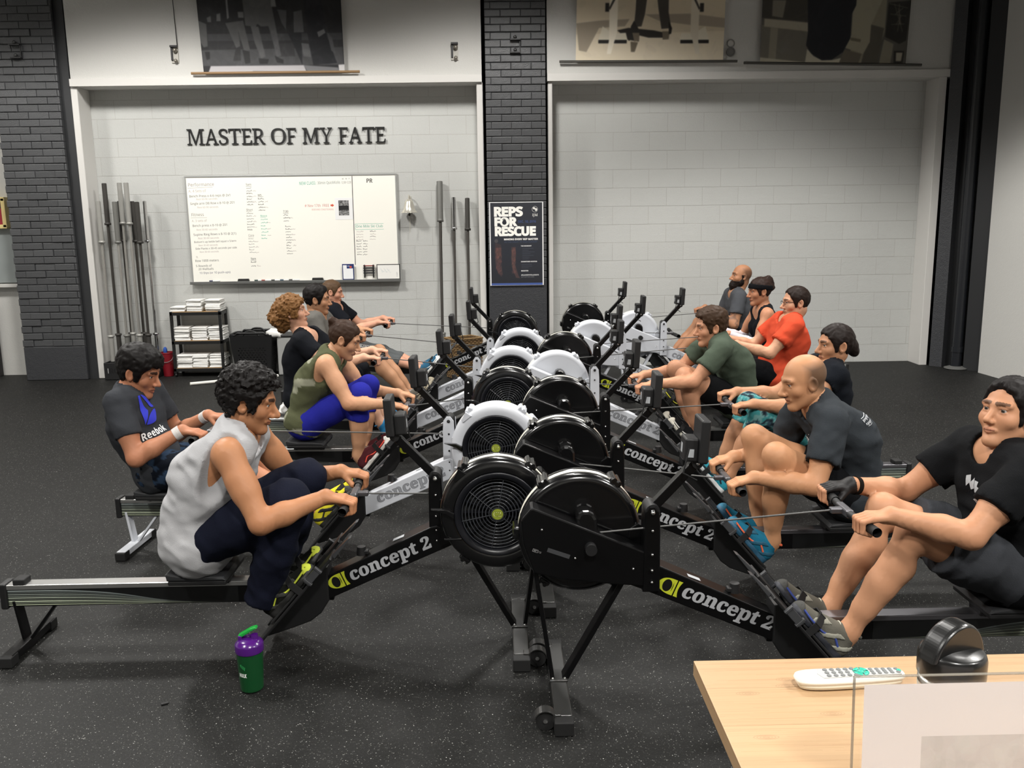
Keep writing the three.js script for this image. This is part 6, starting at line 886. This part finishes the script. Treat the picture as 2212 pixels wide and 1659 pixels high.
person({ on: 'R2', label: 'bald man in a dark slate tee crouched forward with tanned bare legs', detail: 1.05, hip: 1.41, sh: [1.285, 0.85], head: [1.198, 0.99], gaze: -14, turn: 4, handle: ROWERS.R2.handle, bow: 0.085, skin: '#c29777', flush: 0.35, hairColor: '#3a332c', shaved: 0.8, stubble: 0.12, brow: 0.4, mouth: 0.005, arm: 1.06, elbowOut: 0.6, elbowBack: 0.1, kneeOut: 0.2, nose: 1.1,
  top: { color: '#2d3135', sleeve: 0.66, hem: 0.1, ease: 0.02, loose: 0.012, wrinkle: 0.007 }, bottom: { color: '#0d0e10', thigh: 0.5, flare: 0.01 }, shoe: { upper: '#1d6580', sole: '#23506a', lace: '#2b2d33', accent: '#e0653f', collar: '#e0653f', toe: '#1d6580', over: '#174f66' }, prints: [{ k: 0.66, w: 0.24, h: 0.095, mat: VICT, nz: 0.25 }, { k: 0.86, w: 0.1, h: 0.06, mat: BACKP, back: true, nz: 0.75, z: 0.06 }] });
person({ on: 'R3', label: 'dark haired woman in a black cap sleeve top and teal patterned leggings', detail: 1.15, female: true, hip: 1.60, sh: [1.635, 0.855], head: [1.668, 0.995], gaze: -2, turn: 6, handle: ROWERS.R3.handle, skin: '#bd9175', flush: 0.3, hairColor: '#1d1512', arm: 1.0,
  hair: { t: 0.012, amp: 0.0025, freq: 55, blobs: [[-0.105, -0.01, 0, 0.042], [-0.12, -0.045, 0, 0.032]] }, nape: -0.06, top: { color: '#12151b', sleeve: 0.3, hem: 0.09 }, bottom: { name: 'leggings', color: '#4fa9a8', pattern: teal, shin: 0.3, ease: 0.004, wrinkle: 0.0015 }, shoe: { upper: '#2f8ea0', sole: '#d9dcdc', lace: '#e6e6e6', accent: '#1c1f26' } });
person({ on: 'R4', label: 'brown haired man in a dark green tee with knees drawn up', detail: 1.2, hip: 1.325, sh: [1.19, 0.87], head: [1.138, 0.982], gaze: -7, turn: 3, handle: ROWERS.R4.handle, bow: 0.07, skin: '#c99c82', flush: 0.4, hairColor: '#3a291c', elbowOut: 0.5, elbowBack: 0,
  hair: { t: 0.013, amp: 0.004, freq: 60, top: 0.018 }, hairline: 0.084, top: { color: '#454f43', sleeve: 0.6, ease: 0.018, loose: 0.01, wrinkle: 0.006 }, bottom: { color: '#0d0e10', thigh: 0.66, flare: 0.015 }, shoe: { upper: '#17181a', sole: '#d6d2c4', lace: '#222222', accent: '#dcdad4' } });
person({ on: 'R5', label: 'man with glasses in a bright red tee rowing in front of the grey wall', detail: 1.35, hip: 1.79, sh: [1.875, 0.885], head: [1.915, 1.042], gaze: -3, turn: 4, handle: ROWERS.R5.handle, girth: 1.14, belly: 0.03, skin: '#d2a890', flush: 0.35, hairColor: '#221712', glasses: true, cheek: 1.12, neck: 1.1,
  hair: { t: 0.011, amp: 0.002, freq: 60 }, hairline: 0.098, top: { color: '#c2482e', sleeve: 0.62, ease: 0.022, loose: 0.016, wrinkle: 0.006, hem: 0.12 }, bottom: { name: 'trousers', color: '#0c0d10', shin: 0.6, flare: 0.012 }, shoe: { upper: '#1c1d17', sole: '#26261f', lace: '#c3bd35', accent: '#c3bd35' } });
person({ on: 'R6', label: 'woman with a wide black headband and white arm sleeves beside the red tee', detail: 1.45, female: true, hip: 1.60, sh: [1.585, 0.885], head: [1.543, 1.066], gaze: -7, turn: 5, handle: ROWERS.R6.handle, skin: '#bd8e74', flush: 0.4, hairColor: '#2a1c17', headband: true, hairline: 0.085, armSleeve: '#cfc6cb',
  hair: { t: 0.010, amp: 0.003, freq: 60, blobs: [[-0.1, 0.09, 0, 0.035], [-0.12, 0.055, 0.02, 0.032], [-0.085, 0.115, -0.01, 0.024], [-0.12, 0.02, 0, 0.026]] }, top: { color: '#121317', sleeve: 0, armhole: 0.07, armR: 0.078, scoop: 0.1, scoopF: 0.06, ease: 0.01 }, bottom: { name: 'leggings', color: '#35202f', shin: 0.85, ease: 0.004 }, shoe: { upper: '#2a2b30', sole: '#cfcfcf', lace: '#dddddd', accent: '#8e2f56' } });
person({ on: 'R7', label: 'bearded man with cropped hair in a grey tee farthest back on the right', detail: 1.5, hip: 1.77, sh: [1.70, 0.89], head: [1.748, 1.083], gaze: 3, turn: 3, handle: ROWERS.R7.handle, skin: '#b98e73', flush: 0.4, hairColor: '#1c1410', beard: true, shaved: 0.6, tattoo: true, arm: 1.1, girth: 1.04,
  top: { color: '#4b4d51', sleeve: 0.62, ease: 0.016 }, bottom: { color: '#1b1d22', thigh: 0.75, flare: 0.02 }, shoe: { upper: '#22242a', sole: '#c9c9c9', lace: '#c9c9c9', accent: '#c9c9c9' } });

renderer.render(scene, camera);
